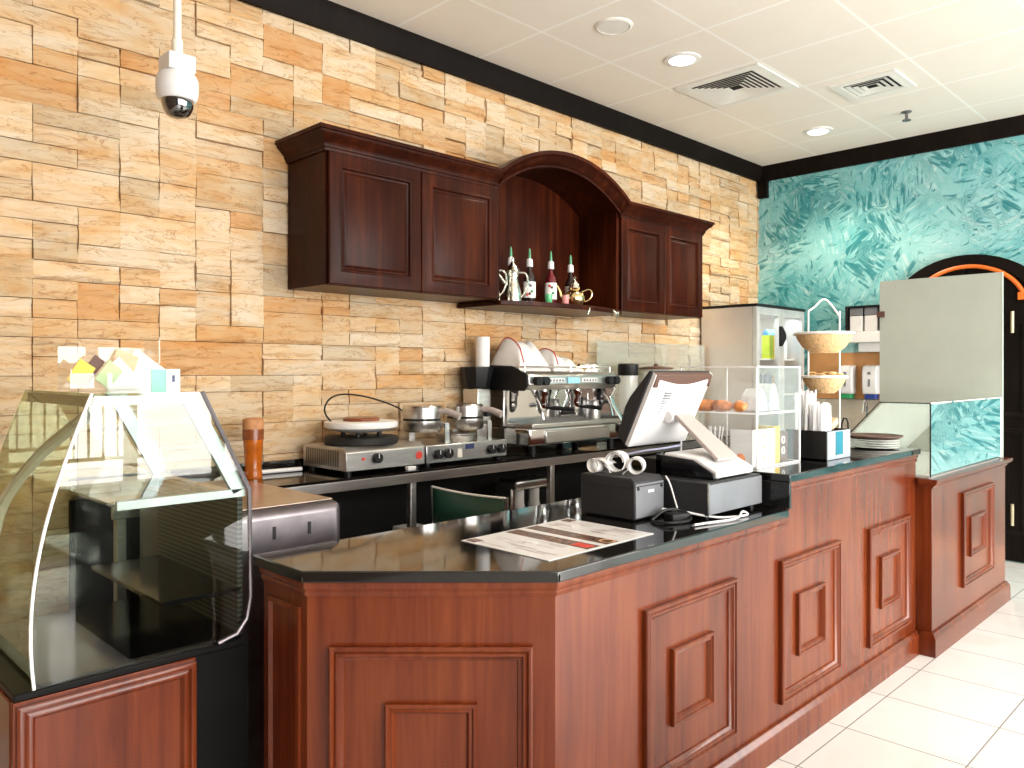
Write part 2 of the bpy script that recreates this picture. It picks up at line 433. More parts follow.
# ---------------------------------------------------------------- geometry helpers
class B:
    """collects shapes into one bmesh (world coordinates unless the thing is turned)"""
    def __init__(s):
        s.bm = bmesh.new()

    def add(s, verts, faces):
        vs = [s.bm.verts.new(v) for v in verts]
        for f in faces:
            try:
                s.bm.faces.new([vs[i] for i in f])
            except ValueError:
                pass
        return vs

    def box(s, x0, x1, y0, y1, z0, z1, rot=0, piv=None, tilt=None):
        c = [(x0, y0, z0), (x1, y0, z0), (x1, y1, z0), (x0, y1, z0), (x0, y0, z1), (x1, y0, z1), (x1, y1, z1), (x0, y1, z1)]
        if rot:
            px, py = piv or ((x0 + x1) / 2, (y0 + y1) / 2)
            cs, sn = math.cos(rot), math.sin(rot)
            c = [(px + (x - px) * cs - (y - py) * sn, py + (x - px) * sn + (y - py) * cs, z) for x, y, z in c]
        if tilt:
            M = tilt
            c = [M @ V(p) for p in c]
        s.add(c, [(3, 2, 1, 0), (4, 5, 6, 7), (0, 1, 5, 4), (1, 2, 6, 5), (2, 3, 7, 6), (3, 0, 4, 7)])
        return s

    def prism(s, pts, plane, a0, a1):
        def P(p, a):
            return {'xy': (p[0], p[1], a), 'xz': (p[0], a, p[1]), 'yz': (a, p[0], p[1])}[plane]
        n = len(pts)
        s.add([P(p, a0) for p in pts] + [P(p, a1) for p in pts],
              [tuple(range(n))[::-1], tuple(range(n, 2 * n))] + [(i, (i + 1) % n, n + (i + 1) % n, n + i) for i in range(n)])
        return s

    def lathe(s, cx, cy, prof, seg=24, M=None, cap=True):
        rings = []
        vs = []
        for r, z in prof:
            for k in range(seg):
                a = 2 * PI * k / seg
                p = V((r * math.cos(a), r * math.sin(a), z))
                p = M @ p if M else p + V((cx, cy, 0))
                vs.append(p)
        f = []
        n = len(prof)
        for i in range(n - 1):
            for k in range(seg):
                f.append((i * seg + k, i * seg + (k + 1) % seg, (i + 1) * seg + (k + 1) % seg, (i + 1) * seg + k))
        if cap:
            if prof[0][0] > 1e-5:
                f.append(tuple(range(seg))[::-1])
            if prof[-1][0] > 1e-5:
                f.append(tuple((n - 1) * seg + k for k in range(seg)))
        s.add(vs, f)
        return s

    def cyl(s, cx, cy, r, z0, z1, seg=24, r2=None):
        return s.lathe(cx, cy, [(r, z0), (r if r2 is None else r2, z1)], seg)

    def cyl_y(s, cx, cz, r, y0, y1, seg=24):
        M = Matrix.Translation((cx, y0, cz)) @ Matrix.Rotation(R(-90), 4, 'X')
        return s.lathe(0, 0, [(r, 0), (r, y1 - y0)], seg, M)

    def tube(s, pts, r, seg=8, smooth=0, closed=False):
        pts = [V(p) for p in pts]
        for _ in range(smooth):
            q = []
            m = len(pts)
            rng = range(m) if closed else range(m - 1)
            if not closed:
                q.append(pts[0])
            for i in rng:
                a, b = pts[i], pts[(i + 1) % m]
                q += [a * .75 + b * .25, a * .25 + b * .75]
            if not closed:
                q.append(pts[-1])
            pts = q
        m = len(pts)
        vs = []
        last = None
        for i, p in enumerate(pts):
            a = pts[(i - 1) % m] if (closed or i > 0) else p
            c = pts[(i + 1) % m] if (closed or i < m - 1) else p
            t = (c - a).normalized()
            if last is None:
                u = t.orthogonal().normalized()
            else:
                u = (last - t * last.dot(t)).normalized()
            last = u
            w = t.cross(u)
            rr = r[i * len(r) // m] if isinstance(r, (list, tuple)) else r
            for k in range(seg):
                an = 2 * PI * k / seg
                vs.append(p + (u * math.cos(an) + w * math.sin(an)) * rr)
        f = []
        for i in range(m if closed else m - 1):
            j = (i + 1) % m
            for k in range(seg):
                f.append((i * seg + k, i * seg + (k + 1) % seg, j * seg + (k + 1) % seg, j * seg + k))
        if not closed:
            f.append(tuple(range(seg))[::-1])
            f.append(tuple((m - 1) * seg + k for k in range(seg)))
        s.add(vs, f)
        return s

    def blob(s, c, rx, ry, rz, seg=14, rings=8, rot=0, wob=0.0):
        vs, f = [], []
        cs, sn = math.cos(rot), math.sin(rot)
        for i in range(rings + 1):
            th = PI * i / rings
            for k in range(seg):
                a = 2 * PI * k / seg
                q = 1 + wob * math.sin(3 * a + 2 * i)
                x, y, z = rx * math.sin(th) * math.cos(a) * q, ry * math.sin(th) * math.sin(a) * q, rz * math.cos(th)
                vs.append((c[0] + x * cs - y * sn, c[1] + x * sn + y * cs, c[2] + z))
        for i in range(rings):
            for k in range(seg):
                f.append(((i + 1) * seg + k, (i + 1) * seg + (k + 1) % seg, i * seg + (k + 1) % seg, i * seg + k))
        s.add(vs, f)
        return s

    def nest(s, O, U, Nn, u0, u1, z0, z1, prof, fill=False):
        """mitred picture-frame moulding; prof = [(inset, height off the face)]"""
        O, U, Nn = V(O), V(U).normalized(), V(Nn).normalized()
        Z = V((0, 0, 1))
        vs = []
        for ins, h in prof:
            for (u, z) in ((u0 + ins, z0 + ins), (u1 - ins, z0 + ins), (u1 - ins, z1 - ins), (u0 + ins, z1 - ins)):
                vs.append(O + U * u + Z * z + Nn * h)
        f = []
        for i in range(len(prof) - 1):
            for k in range(4):
                f.append((i * 4 + k, i * 4 + (k + 1) % 4, (i + 1) * 4 + (k + 1) % 4, (i + 1) * 4 + k))
        if fill:
            n = (len(prof) - 1) * 4
            f.append((n, n + 1, n + 2, n + 3))
        s.add(vs, f)
        return s

    def sweep(s, path, prof, closed=False):
        """profile [(out, z)] carried along a flat XY path with mitred corners; out is to the right of travel"""
        P = [V((p[0], p[1])) for p in path]
        n = len(P)
        vs = []
        for i in range(n):
            d1 = (P[i] - P[i - 1]).normalized() if (i > 0 or closed) else None
            d2 = (P[(i + 1) % n] - P[i]).normalized() if (i < n - 1 or closed) else None
            if d1 is None: d1 = d2
            if d2 is None: d2 = d1
            n1, n2 = V((d1.y, -d1.x)), V((d2.y, -d2.x))
            mv = (n1 + n2)
            mv = mv / max(1e-6, mv.dot(n1))
            for o, z in prof:
                q = P[i] + mv * o
                vs.append((q.x, q.y, z))
        m = len(prof)
        f = []
        for i in range(n if closed else n - 1):
            j = (i + 1) % n
            for k in range(m - 1):
                f.append((i * m + k, j * m + k, j * m + k + 1, i * m + k + 1))
            f.append((i * m + m - 1, j * m + m - 1, j * m, i * m))
        if not closed:
            f.append(tuple(range(m)))
            f.append(tuple((n - 1) * m + k for k in range(m))[::-1])
        s.add(vs, f)
        return s


def obj(name, b, m, parent=None, bevel=0.0, seg=2, sub=0, local=False, label=None, sharp=35):
    bm = b.bm
    if parent is not None and not local:
        base = V(parent['base']) if 'base' in parent else V(parent.location)
        bmesh.ops.translate(bm, verts=bm.verts, vec=-base)
    bmesh.ops.recalc_face_normals(bm, faces=bm.faces)
    me = bpy.data.meshes.new(name)
    bm.to_mesh(me)
    bm.free()
    me.materials.append(m)
    for p in me.polygons:
        p.use_smooth = True
    me.set_sharp_from_angle(angle=R(sharp))
    o = bpy.data.objects.new(name, me)
    COL.objects.link(o)
    if parent is not None:
        o.parent = parent
    if bevel:
        md = o.modifiers.new('bevel', 'BEVEL')
        md.width = bevel
        md.segments = seg
        md.limit_method = 'ANGLE'
        md.angle_limit = R(40)
        md.harden_normals = False
    if sub:
        md = o.modifiers.new('sub', 'SUBSURF')
        md.levels = md.render_levels = sub
    if label:
        o['label'] = label
    return o


BASES = {}


def thing(name, label, cat, loc=(0, 0, 0), rotz=0, group=None):
    o = bpy.data.objects.new(name, None)
    o.empty_display_size = 0.05
    COL.objects.link(o)
    o.location = loc
    o.rotation_euler = (0, 0, rotz)
    o['label'] = label
    o['category'] = cat
    if group:
        o['group'] = group
    return o


def tag(o, label, cat, group=None):
    o['label'] = label
    o['category'] = cat
    if group:
        o['group'] = group
    return o


def sub(name, b, m, part, root, **kw):
    """a sub-part: child of a part; the part sits at its thing's origin so offsets are the root's"""
    base = V(root.location)
    bmesh.ops.translate(b.bm, verts=b.bm.verts, vec=-base)
    return obj(name, b, m, part, local=True, **kw)


def single(name, b, m, label, cat, group=None, base=None, **kw):
    """a thing that is one mesh; origin at its base"""
    if base is None:
        xs = [v.co for v in b.bm.verts]
        base = V((sum(c.x for c in xs) / len(xs), sum(c.y for c in xs) / len(xs), min(c.z for c in xs)))
    base = V(base)
    bmesh.ops.translate(b.bm, verts=b.bm.verts, vec=-base)
    o = obj(name, b, m, **kw)
    o.location = base
    return tag(o, label, cat, group)


def struct(name, b, m, **kw):
    o = obj(name, b, m, **kw)
    o['kind'] = 'structure'
    return o


def dup(root, loc, rotz=None, label=None, group=None):
    r = root.copy()
    COL.objects.link(r)
    r.location = loc
    if rotz is not None:
        r.rotation_euler = (0, 0, rotz)
    if label:
        r['label'] = label
    if group:
        r['group'] = group
    for ch in list(root.children):
        c = ch.copy()
        COL.objects.link(c)
        c.parent = r
        for g in list(ch.children):
            d = g.copy()
            COL.objects.link(d)
            d.parent = c
    return r


# ================================================================ THE SETTING
X0, X1 = -1.6, 6.84          # west wall, teal wall
Y0, Y1 = -2.6, 3.60          # shop front, stone wall
ZC = 3.32                    # ceiling

struct('floor', B().box(X0 - 0.1, X1 + 0.1, Y0 - 0.1, Y1 + 0.1, -0.1, 0.0), floor_m)
struct('pavement', B().box(X0 - 3, X1 + 3, Y0 - 6, Y0 - 0.1, -0.12, -0.02), mat('pale_pavement', (0.6, 0.58, 0.55), 0.6))
struct('ceiling', B().box(X0 - 0.1, X1 + 0.1, Y0 - 0.1, Y1 + 0.1, ZC, ZC + 0.1), ceil_m)
struct('wall_west', B().box(X0 - 0.1, X0, Y0, Y1 + 0.1, 0, ZC), mat('brown_panelling', (0.11, 0.06, 0.035), 0.6))
struct('unseen_furniture', B().box(1.42, 2.5, -0.7, 0.15, 0, 0.74), espresso)  # unseen table-height furniture block, added to darken the case glass reflection
struct('wall_east', B().box(X1, X1 + 0.1, Y0, Y1 + 0.1, 0, ZC), teal)

# shop front: header, low sill under the windows, dark mullions (behind the camera)
fb = B()
fb.box(X0, X1, Y0 - 0.1, Y0, 2.85, ZC)
struct('wall_south', fb, cream)
fb = B()
fb.box(X0, -0.6, Y0 - 0.1, Y0, 0, 2.85)
for x in (-0.6, 0.2, 1.0, 1.35, 1.7, 2.35, 3.1, 3.9, 5.4, 6.76):
    fb.box(x, x + 0.08, Y0 - 0.08, Y0 + 0.02, 0, 2.85)
fb.box(-0.6, X1, Y0 - 0.08, Y0 + 0.02, 2.2, 2.28)
fb.box(-0.6, 3.9, Y0 - 0.08, Y0 + 0.02, 1.45, 1.5)
fb.box(1.4, 3.9, Y0 - 0.08, Y0 + 0.02, 0.0, 0.5)
for k in range(16):
    fb.box(0.75 + k * 0.11, 0.765 + k * 0.11, Y0 - 0.06, Y0 - 0.04, 0.72, 1.22)
fb.box(0.7, 2.5, Y0 - 0.06, Y0 - 0.04, 0.70, 0.73)
fb.box(0.7, 2.5, Y0 - 0.06, Y0 - 0.04, 1.22, 1.25)
struct('window_1', fb, espresso)


def stone_wall():
    """ledge-stone cladding: blocks of one to three courses, each proud by its own amount"""
    cw, chh = 0.165, 0.078
    x0, z0 = X0, 0.0
    nx, nz = int((X1 - X0) / cw) + 1, int(ZC / chh) + 1
    used = [[False] * nz for _ in range(nx)]
    rnd = random.Random(11)
    verts, faces, tone = [], [], []

    def q(px, pz):
        return min(px, X1), min(pz, ZC)
    for k in range(nz):
        for i in range(nx):
            if used[i][k]:
                continue
            w, h = rnd.choice([(1, 1), (2, 1), (2, 1), (1, 1), (1, 2), (2, 2), (1, 2), (2, 1), (1, 1)])
            while i + w > nx or any(used[min(i + a, nx - 1)][k] for a in range(w)):
                w -= 1
            while k + h > nz:
                h -= 1
            for a in range(w):
                for c in range(h):
                    used[i + a][k + c] = True
            ax, az = q(x0 + i * cw, z0 + k * chh)
            bx, bz = q(x0 + (i + w) * cw, z0 + (k + h) * chh)
            if bx - ax < 0.02 or bz - az < 0.02:
                continue
            g = 0.0013
            ax += g; bx -= g; az += g; bz -= g
            d = rnd.uniform(0.014, 0.027)
            t0 = rnd.random() ** 0.8 * 0.93 + 0.07
            gx, gz = 4 * w, 3 * h + 2
            tiltx, tiltz = rnd.uniform(-0.006, 0.006), rnd.uniform(-0.006, 0.006)
            ledge = []
            lv = rnd.uniform(-0.003, 0.003)
            for _ in range(gz + 1):
                if rnd.random() < 0.35:
                    lv = rnd.uniform(-0.008, 0.008)
                ledge.append(lv)
            n0 = len(verts)
            for c in range(gz + 1):
                for a in range(gx + 1):
                    fx, fz = a / gx, c / gz
                    e = 0.006 if (a in (0, gx) or c in (0, gz)) else 0
                    y = Y1 - d + tiltx * (fx - .5) + tiltz * (fz - .5) + e + ledge[c] + rnd.uniform(-0.0025, 0.0025)
                    jx = 0 if a in (0, gx) else rnd.uniform(-0.008, 0.008)
                    jz = 0 if c in (0, gz) else rnd.uniform(-0.006, 0.006)
                    verts.append((ax + (bx - ax) * fx + jx, y, az + (bz - az) * fz + jz))
            row = gx + 1
            for c in range(gz):
                for a in range(gx):
                    faces.append((n0 + c * row + a, n0 + c * row + a + 1, n0 + (c + 1) * row + a + 1, n0 + (c + 1) * row + a))
                    tone.append(t0)
            # sides to the wall
            loop = [n0 + a for a in range(row)] + [n0 + c * row + gx for c in range(1, gz + 1)] + \
                   [n0 + gz * row + a for a in range(gx - 1, -1, -1)] + [n0 + c * row for c in range(gz - 1, 0, -1)]
            m0 = len(verts)
            for v in loop:
                verts.append((verts[v][0], Y1 + 0.002, verts[v][2]))
            L = len(loop)
            for a in range(L):
                faces.append((loop[a], m0 + a, m0 + (a + 1) % L, loop[(a + 1) % L]))
                tone.append(t0 * 0.9)
    n0 = len(verts)
    verts += [(X0, Y1, 0), (X1, Y1, 0), (X1, Y1, ZC), (X0, Y1, ZC), (X0, Y1 + .1, 0), (X1, Y1 + .1, 0), (X1, Y1 + .1, ZC), (X0, Y1 + .1, ZC)]
    for f in ((0, 1, 2, 3), (4, 7, 6, 5), (0, 4, 5, 1), (1, 5, 6, 2), (2, 6, 7, 3), (3, 7, 4, 0)):
        faces.append(tuple(n0 + i for i in f))
        tone.append(0.0)
    me = bpy.data.meshes.new('wall_north')
    me.from_pydata(verts, [], faces)
    at = me.attributes.new('tone', 'FLOAT', 'FACE')
    at.data.foreach_set('value', tone)
    me.materials.append(stone)
    me.update()
    o = bpy.data.objects.new('wall_north', me)
    COL.objects.link(o)
    o['kind'] = 'structure'


stone_wall()

# dark timber crown along the stone wall and the teal wall
crown = [(0.0, 3.185), (0.022, 3.185), (0.025, 3.20), (0.030, 3.215), (0.045, 3.27), (0.052, 3.285), (0.055, 3.32), (0.0, 3.32)]
struct('trim_1', B().sweep([(X0, Y1 - 0.03), (X1 - 0.0, Y1 - 0.03)], crown), espresso)
struct('trim_2', B().sweep([(X1, Y1), (X1, Y0)], crown), espresso)
struct('trim_3', B().box(X1 - 0.05, X1 - 0.001, Y1 - 0.12, Y1 - 0.035, 3.03, 3.19), espresso)
struct('baseboard_east', B().box(X1 - 0.015, X1, Y0, 1.30, 0, 0.10), mat('cream_skirting', (0.75, 0.70, 0.60), 0.4), bevel=0.003)

# arched door in the teal wall
cy_, cz_ = 1.83, 1.80
bw, br_ = 0.56, 0.53


def arch_pts(w, top, spring, n=24):
    """outline of an arch in (y, z): up the near jamb, over, and down"""
    pts = []
    for k in range(n + 1):
        a = PI * k / n
        pts.append((cy_ - w * math.cos(a), spring + (top - spring) * math.sin(a)))
    return pts


outer = arch_pts(0.58, 2.325, 1.84)
inner = arch_pts(0.485, 2.245, 1.84)
b = B()
ring = [(outer[0][0], 0)] + outer + [(outer[-1][0], 0)] + [(inner[-1][0], 0)] + inner[::-1] + [(inner[0][0], 0)]
n = len(outer) + 2
o_ = [(outer[0][0], 0)] + outer + [(outer[-1][0], 0)]
i_ = [(inner[0][0], 0)] + inner + [(inner[-1][0], 0)]
vs = [(X1 - 0.06, p[0], p[1]) for p in o_] + [(X1 - 0.06, p[0], p[1]) for p in i_] + [(X1, p[0], p[1]) for p in o_] + [(X1 - 0.005, p[0], p[1]) for p in i_]
fs = []
for k in range(n - 1):
    fs += [(k, k + 1, n + k + 1, n + k), (k, 2 * n + k, 2 * n + k + 1, k + 1), (n + k, n + k + 1, 3 * n + k + 1, 3 * n + k)]
b.add(vs, fs)
door = struct('door_1', b, espresso)
for s, (ya, yb) in enumerate(((cy_ - 0.483, cy_ - 0.004), (cy_ + 0.004, cy_ + 0.483))):
    b = B()
    pts = [(ya, 0.01)] + [p for p in arch_pts(0.483, 2.24, 1.84) if ya - 1e-3 <= p[0] <= yb + 1e-3] + [(yb, 0.01)]
    if s == 0:
        pts = pts[:-1] + [(yb, 2.24), (yb, 0.01)]
    else:
        pts = [(ya, 0.01), (ya, 2.24)] + pts[1:]
    b.prism(pts, 'yz', X1 - 0.03, X1 - 0.004)
    lf = obj('door_leaf', b, espresso, door, local=True)
    b = B()
    b.nest((X1 - 0.03, 0, 0), (0, -1, 0), (-1, 0, 0), -yb + 0.09, -ya - 0.09, 0.2, 1.0, [(0, 0), (0.0, 0.012), (0.02, 0.016), (0.04, 0.004)])
    b.nest((X1 - 0.03, 0, 0), (0, -1, 0), (-1, 0, 0), -yb + 0.09, -ya - 0.09, 1.08, 1.8, [(0, 0), (0.0, 0.012), (0.02, 0.016), (0.04, 0.004)])
    obj('leaf_moulding', b, espresso, lf, local=True)
b = B()
pts_o, pts_i = [], []
for k in range(25):
    a = R(18) + (PI - R(26)) * k / 24
    pts_o.append((X1 - 0.055, 1.83 - 0.40 * math.cos(a), 1.90 + 0.335 * math.sin(a)))
b.tube(pts_o, 0.016, 8)
b.box(X1 - 0.075, X1 - 0.032, 1.435, 1.48, 1.955, 2.01)
obj('arch_trim', b, orange, door, local=True, label='orange arched trim')
for z in (1.71, 0.28):
    obj('hinge', B().cyl(X1 - 0.075, 1.515, 0.012, z, z + 0.16, 10), mat('brass_hinge' + str(z), (0.75, 0.66, 0.45), 0.3, 0.9), door, local=True, label='pale metal hinge')

# ================================================================ CEILING FITTINGS
def downlight(x, y, label):
    t = thing('downlight', label, 'ceiling light', (x, y, ZC), 0, 'recessed downlights')
    obj('trim_ring', B().lathe(x, y, [(0.075, ZC - 0.004), (0.078, ZC - 0.012), (0.108, ZC - 0.006), (0.11, ZC)], 32, cap=False), white_mt, t)
    obj('lens', B().lathe(x, y, [(0.0, ZC - 0.012), (0.05, ZC - 0.011), (0.077, ZC - 0.006)], 32, cap=False), lamp_m, t, label='glowing lens')
    l = bpy.data.lights.new('downlight_beam', 'SPOT')
    l.energy = 60
    l.spot_size = R(130)
    l.spot_blend = 0.6
    l.color = (1.0, 0.86, 0.66)
    l.shadow_soft_size = 0.07
    lo = bpy.data.objects.new('downlight_beam', l)
    lo.location = (x, y, ZC - 0.03)
    COL.objects.link(lo)


downlight(4.117, 2.657, 'round glowing downlight beside the large square air vent')
downlight(6.10, 2.69, 'round glowing downlight nearest the teal wall corner')
t = thing('ceiling_speaker', 'flat round cream ceiling speaker with no light in it', 'speaker', (3.457, 2.667, ZC))
obj('grille', B().lathe(3.457, 2.667, [(0.0, ZC - 0.010), (0.085, ZC - 0.008)], 36, cap=False), vent_m, t)
obj('rim', B().lathe(3.457, 2.667, [(0.085, ZC - 0.006), (0.09, ZC - 0.010), (0.105, ZC - 0.004), (0.106, ZC)], 36, cap=False), vent_m, t)


def diffuser(cx, cy, w, d, rings, label):
    t = thing('air_vent', label, 'vent', (cx, cy, ZC))
    b = B()
    b.box(cx - w / 2 + 0.03, cx + w / 2 - 0.03, cy - d / 2 + 0.03, cy + d / 2 - 0.03, ZC - 0.004, ZC)
    obj('duct_opening', b, black_mt, t)
    b = B()
    lo = [(w / 2, d / 2, 0), (w / 2, d / 2, 0.01), (w / 2 - 0.06, d / 2 - 0.06, 0.012), (w / 2 - 0.06, d / 2 - 0.06, 0.0)]
    ring4(b, cx, cy, lo)
    obj('frame', b, vent_m, t)
    for k in range(rings):
        f = 0.80 - 0.70 * k / rings
        g = f - 0.46 / rings
        b = B()
        ring4(b, cx, cy, [(w / 2 * f, d / 2 * f, 0.011), (w / 2 * f, d / 2 * f, 0.013), (w / 2 * g, d / 2 * g, 0.006), (w / 2 * g, d / 2 * g, 0.004)])
        obj('blade', b, vent_m, t)


def ring4(b, cx, cy, lo):
    vs = []
    for (hx, hy, dz) in lo:
        vs += [(cx - hx, cy - hy, ZC - dz), (cx + hx, cy - hy, ZC - dz), (cx + hx, cy + hy, ZC - dz), (cx - hx, cy + hy, ZC - dz)]
    f = []
    m = len(lo)
    for i in range(m):
        for k in range(4):
            j = (i + 1) % m
            f.append((i * 4 + k, i * 4 + (k + 1) % 4, j * 4 + (k + 1) % 4, j * 4 + k))
    b.add(vs, f)


diffuser(4.775, 2.66, 0.56, 0.60, 7, 'large square white air vent with nested louvres in the ceiling')
diffuser(5.39, 2.01, 0.40, 0.42, 4, 'small square white air vent near the teal wall')

t = thing('sprinkler', 'small dark fire sprinkler head hanging from the ceiling', 'sprinkler', (6.11, 2.036, ZC))
obj('escutcheon', B().lathe(6.11, 2.036, [(0.0, ZC - 0.012), (0.03, ZC - 0.008), (0.036, ZC)], 20, cap=False), steel_dk, t)
obj('stem', B().cyl(6.11, 2.036, 0.011, ZC - 0.06, ZC - 0.008, 12), steel_dk, t)
obj('deflector', B().lathe(6.11, 2.036, [(0.0, ZC - 0.068), (0.03, ZC - 0.066), (0.03, ZC - 0.06), (0, ZC - 0.058)], 16), steel_dk, t)

# dome camera on a pole
cx, cy = 1.14, 2.82
t = thing('security_camera', 'white dome security camera hanging on a cream pole', 'security camera', (cx, cy, ZC))
obj('pole', B().cyl(cx, cy, 0.0135, 2.54, ZC, 16), ivory, t, label='cream pole')
obj('socket', B().lathe(cx, cy, [(0.016, 2.545), (0.019, 2.55), (0.019, 2.595), (0.014, 2.605)], 16), ivory, t)
obj('junction_box', B().box(cx - 0.048, cx + 0.048, cy - 0.048, cy + 0.048, 2.478, 2.538), white_pl, t, bevel=0.004)
obj('housing', B().lathe(cx, cy, [(0.05, 2.478), (0.062, 2.474), (0.071, 2.456), (0.072, 2.42), (0.068, 2.392), (0.060, 2.382), (0.056, 2.381), (0.0, 2.381)], 36), white_pl, t)
obj('dome', B().lathe(cx, cy, [(0.056, 2.3805), (0.055, 2.365), (0.049, 2.345), (0.038, 2.328), (0.022, 2.319), (0.0, 2.316)], 36, cap=False), smoked, t, label='smoked dark dome')
obj('lens', B().blob((cx - 0.006, cy - 0.006, 2.358), 0.026, 0.026, 0.022), chrome, t)

# ================================================================ UPPER WALL CABINETS
YC = 3.21          # front plane of the doors
ZB, ZT = 1.83, 2.462


def cabinet_door(b, x0, x1, z0, z1, y):
    fr = [(0, -0.02), (0, 0.0), (0.004, 0.003), (0.058, 0.003), (0.063, 0.006), (0.070, 0.005), (0.076, -0.006), (0.086, -0.008), (0.094, -0.003), (0.10, -0.001)]
    b.nest((0, y, 0), (1, 0, 0), (0, -1, 0), x0, x1, z0, z1, fr, fill=True)
    b.nest((0, y, 0), (1, 0, 0), (0, -1, 0), x0, x1, z0, z1, [(0, -0.02), (0.02, -0.0201)], fill=True)


CORN = [(0.0, 2.455), (0.010, 2.455), (0.012, 2.468), (0.018, 2.472), (0.022, 2.490), (0.040, 2.510), (0.058, 2.524), (0.062, 2.535), (0.070, 2.538), (0.070, 2.556), (0.0, 2.556)]


def wall_cabinet(x0, x1, side, label):
    t = thing('wall_cabinet', label, 'cabinet', ((x0 + x1) / 2, Y1 - 0.035, ZB))
    yb = Y1 - 0.032
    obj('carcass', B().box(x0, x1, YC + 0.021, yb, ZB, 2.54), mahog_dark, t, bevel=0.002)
    mid = (x0 + x1) / 2
    for a, c in ((x0 + 0.012, mid - 0.003), (mid + 0.003, x1 - 0.008)):
        b = B()
        cabinet_door(b, a, c, ZB + 0.004, ZT - 0.006, YC)
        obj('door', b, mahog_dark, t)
    if side == 'left':
        path = [(x0, yb), (x0, YC + 0.01), (x1, YC + 0.01)]
    else:
        path = [(x0, YC + 0.01), (x1, YC + 0.01), (x1, yb)]
    path = path
    b = B()
    # travel so that the outside of the cabinet lies on the left of travel -> mirror the offsets
    b.sweep(path[::-1], [(-o, z) for o, z in CORN]) if False else b.sweep(path, [(o, z) for o, z in CORN])
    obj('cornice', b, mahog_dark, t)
    return t


wall_cabinet(1.99, 3.105, 'left', 'dark wooden two-door wall cabinet left of the arched niche, the nearer one')
wall_cabinet(4.235, 5.26, 'right', 'dark wooden two-door wall cabinet right of the arched niche, the farther one')

# arched niche between them
nx0, nx1 = 3.107, 4.233
t = thing('arched_niche_cabinet', 'dark open arched niche cabinet holding bottles between the two door cabinets', 'cabinet', ((nx0 + nx1) / 2, Y1 - 0.035, ZB))
yb = Y1 - 0.032
xm = (nx0 + nx1) / 2
half = (nx1 - nx0) / 2


def seg_arch(hw, z_spring, rise, n=28):
    r = (hw * hw + rise * rise) / (2 * rise)
    a0 = math.asin(hw / r)
    return [(xm + r * math.sin(-a0 + 2 * a0 * k / n), z_spring + rise - r + r * math.cos(-a0 + 2 * a0 * k / n)) for k in range(n + 1)]


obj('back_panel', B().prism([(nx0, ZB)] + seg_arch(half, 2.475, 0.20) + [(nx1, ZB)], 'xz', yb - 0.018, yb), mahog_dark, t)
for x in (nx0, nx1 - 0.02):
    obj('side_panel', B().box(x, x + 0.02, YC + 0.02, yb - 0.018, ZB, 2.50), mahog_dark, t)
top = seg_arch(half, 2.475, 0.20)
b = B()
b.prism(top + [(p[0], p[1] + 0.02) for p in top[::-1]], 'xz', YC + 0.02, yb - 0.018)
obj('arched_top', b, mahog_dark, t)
# cornice moulding following the arch
prof = [(0.0, 0.0), (0.0, 0.012), (0.014, 0.014), (0.018, 0.024), (0.040, 0.044), (0.060, 0.060), (0.066, 0.072), (0.088, 0.072), (0.088, 0.0)]
arc = seg_arch(half + 0.012, 2.462, 0.205)
vs, fs = [], []
na = len(arc)
for k in range(na):
    p = V(arc[k])
    a = V(arc[max(0, k - 1)])
    c = V(arc[min(na - 1, k + 1)])
    d = (c - a).normalized()
    nrm = V((-d.y, d.x))
    if k in (0, na - 1):
        nrm = V((0, 1))
    for r_, o in prof:
        q = p + nrm * r_
        vs.append((q.x, YC + 0.01 - o, q.y))
m_ = len(prof)
for k in range(na - 1):
    for j in range(m_):
        fs.append((k * m_ + j, (k + 1) * m_ + j, (k + 1) * m_ + (j + 1) % m_, k * m_ + (j + 1) % m_))
fs += [tuple(range(m_)), tuple((na - 1) * m_ + j for j in range(m_))]
b = B()
b.add(vs, fs)
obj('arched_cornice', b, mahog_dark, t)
# bow fronted shelf
bow = [(nx0 - 0.0, yb), (nx0 - 0.0, YC - 0.01)] + [(nx0 + (nx1 - nx0) * k / 16, YC - 0.01 - 0.11 * math.sin(PI * k / 16) ** 0.8) for k in range(1, 16)] + [(nx1, YC - 0.01), (nx1, yb)]
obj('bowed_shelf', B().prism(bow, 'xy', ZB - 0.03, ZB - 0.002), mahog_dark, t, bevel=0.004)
b = B()
b.tube([(3.78, YC - 0.10, ZB - 0.008), (3.76, YC - 0.125, ZB - 0.02), (3.75, YC - 0.115, ZB - 0.055)], 0.006, 8, 1)
obj('bracket', b, silver, t, label='bright metal bracket')
b = B()
b.tube([(4.07, YC - 0.05, ZB - 0.008), (4.09, YC - 0.07, ZB - 0.03), (4.13, YC - 0.05, ZB - 0.05), (4.15, YC - 0.04, ZB - 0.02)], 0.012, 8, 1)
obj('bracket', b, silver, t, label='bright metal bracket')

# ---- things in the niche (shelf top at ZB)
ZS = ZB


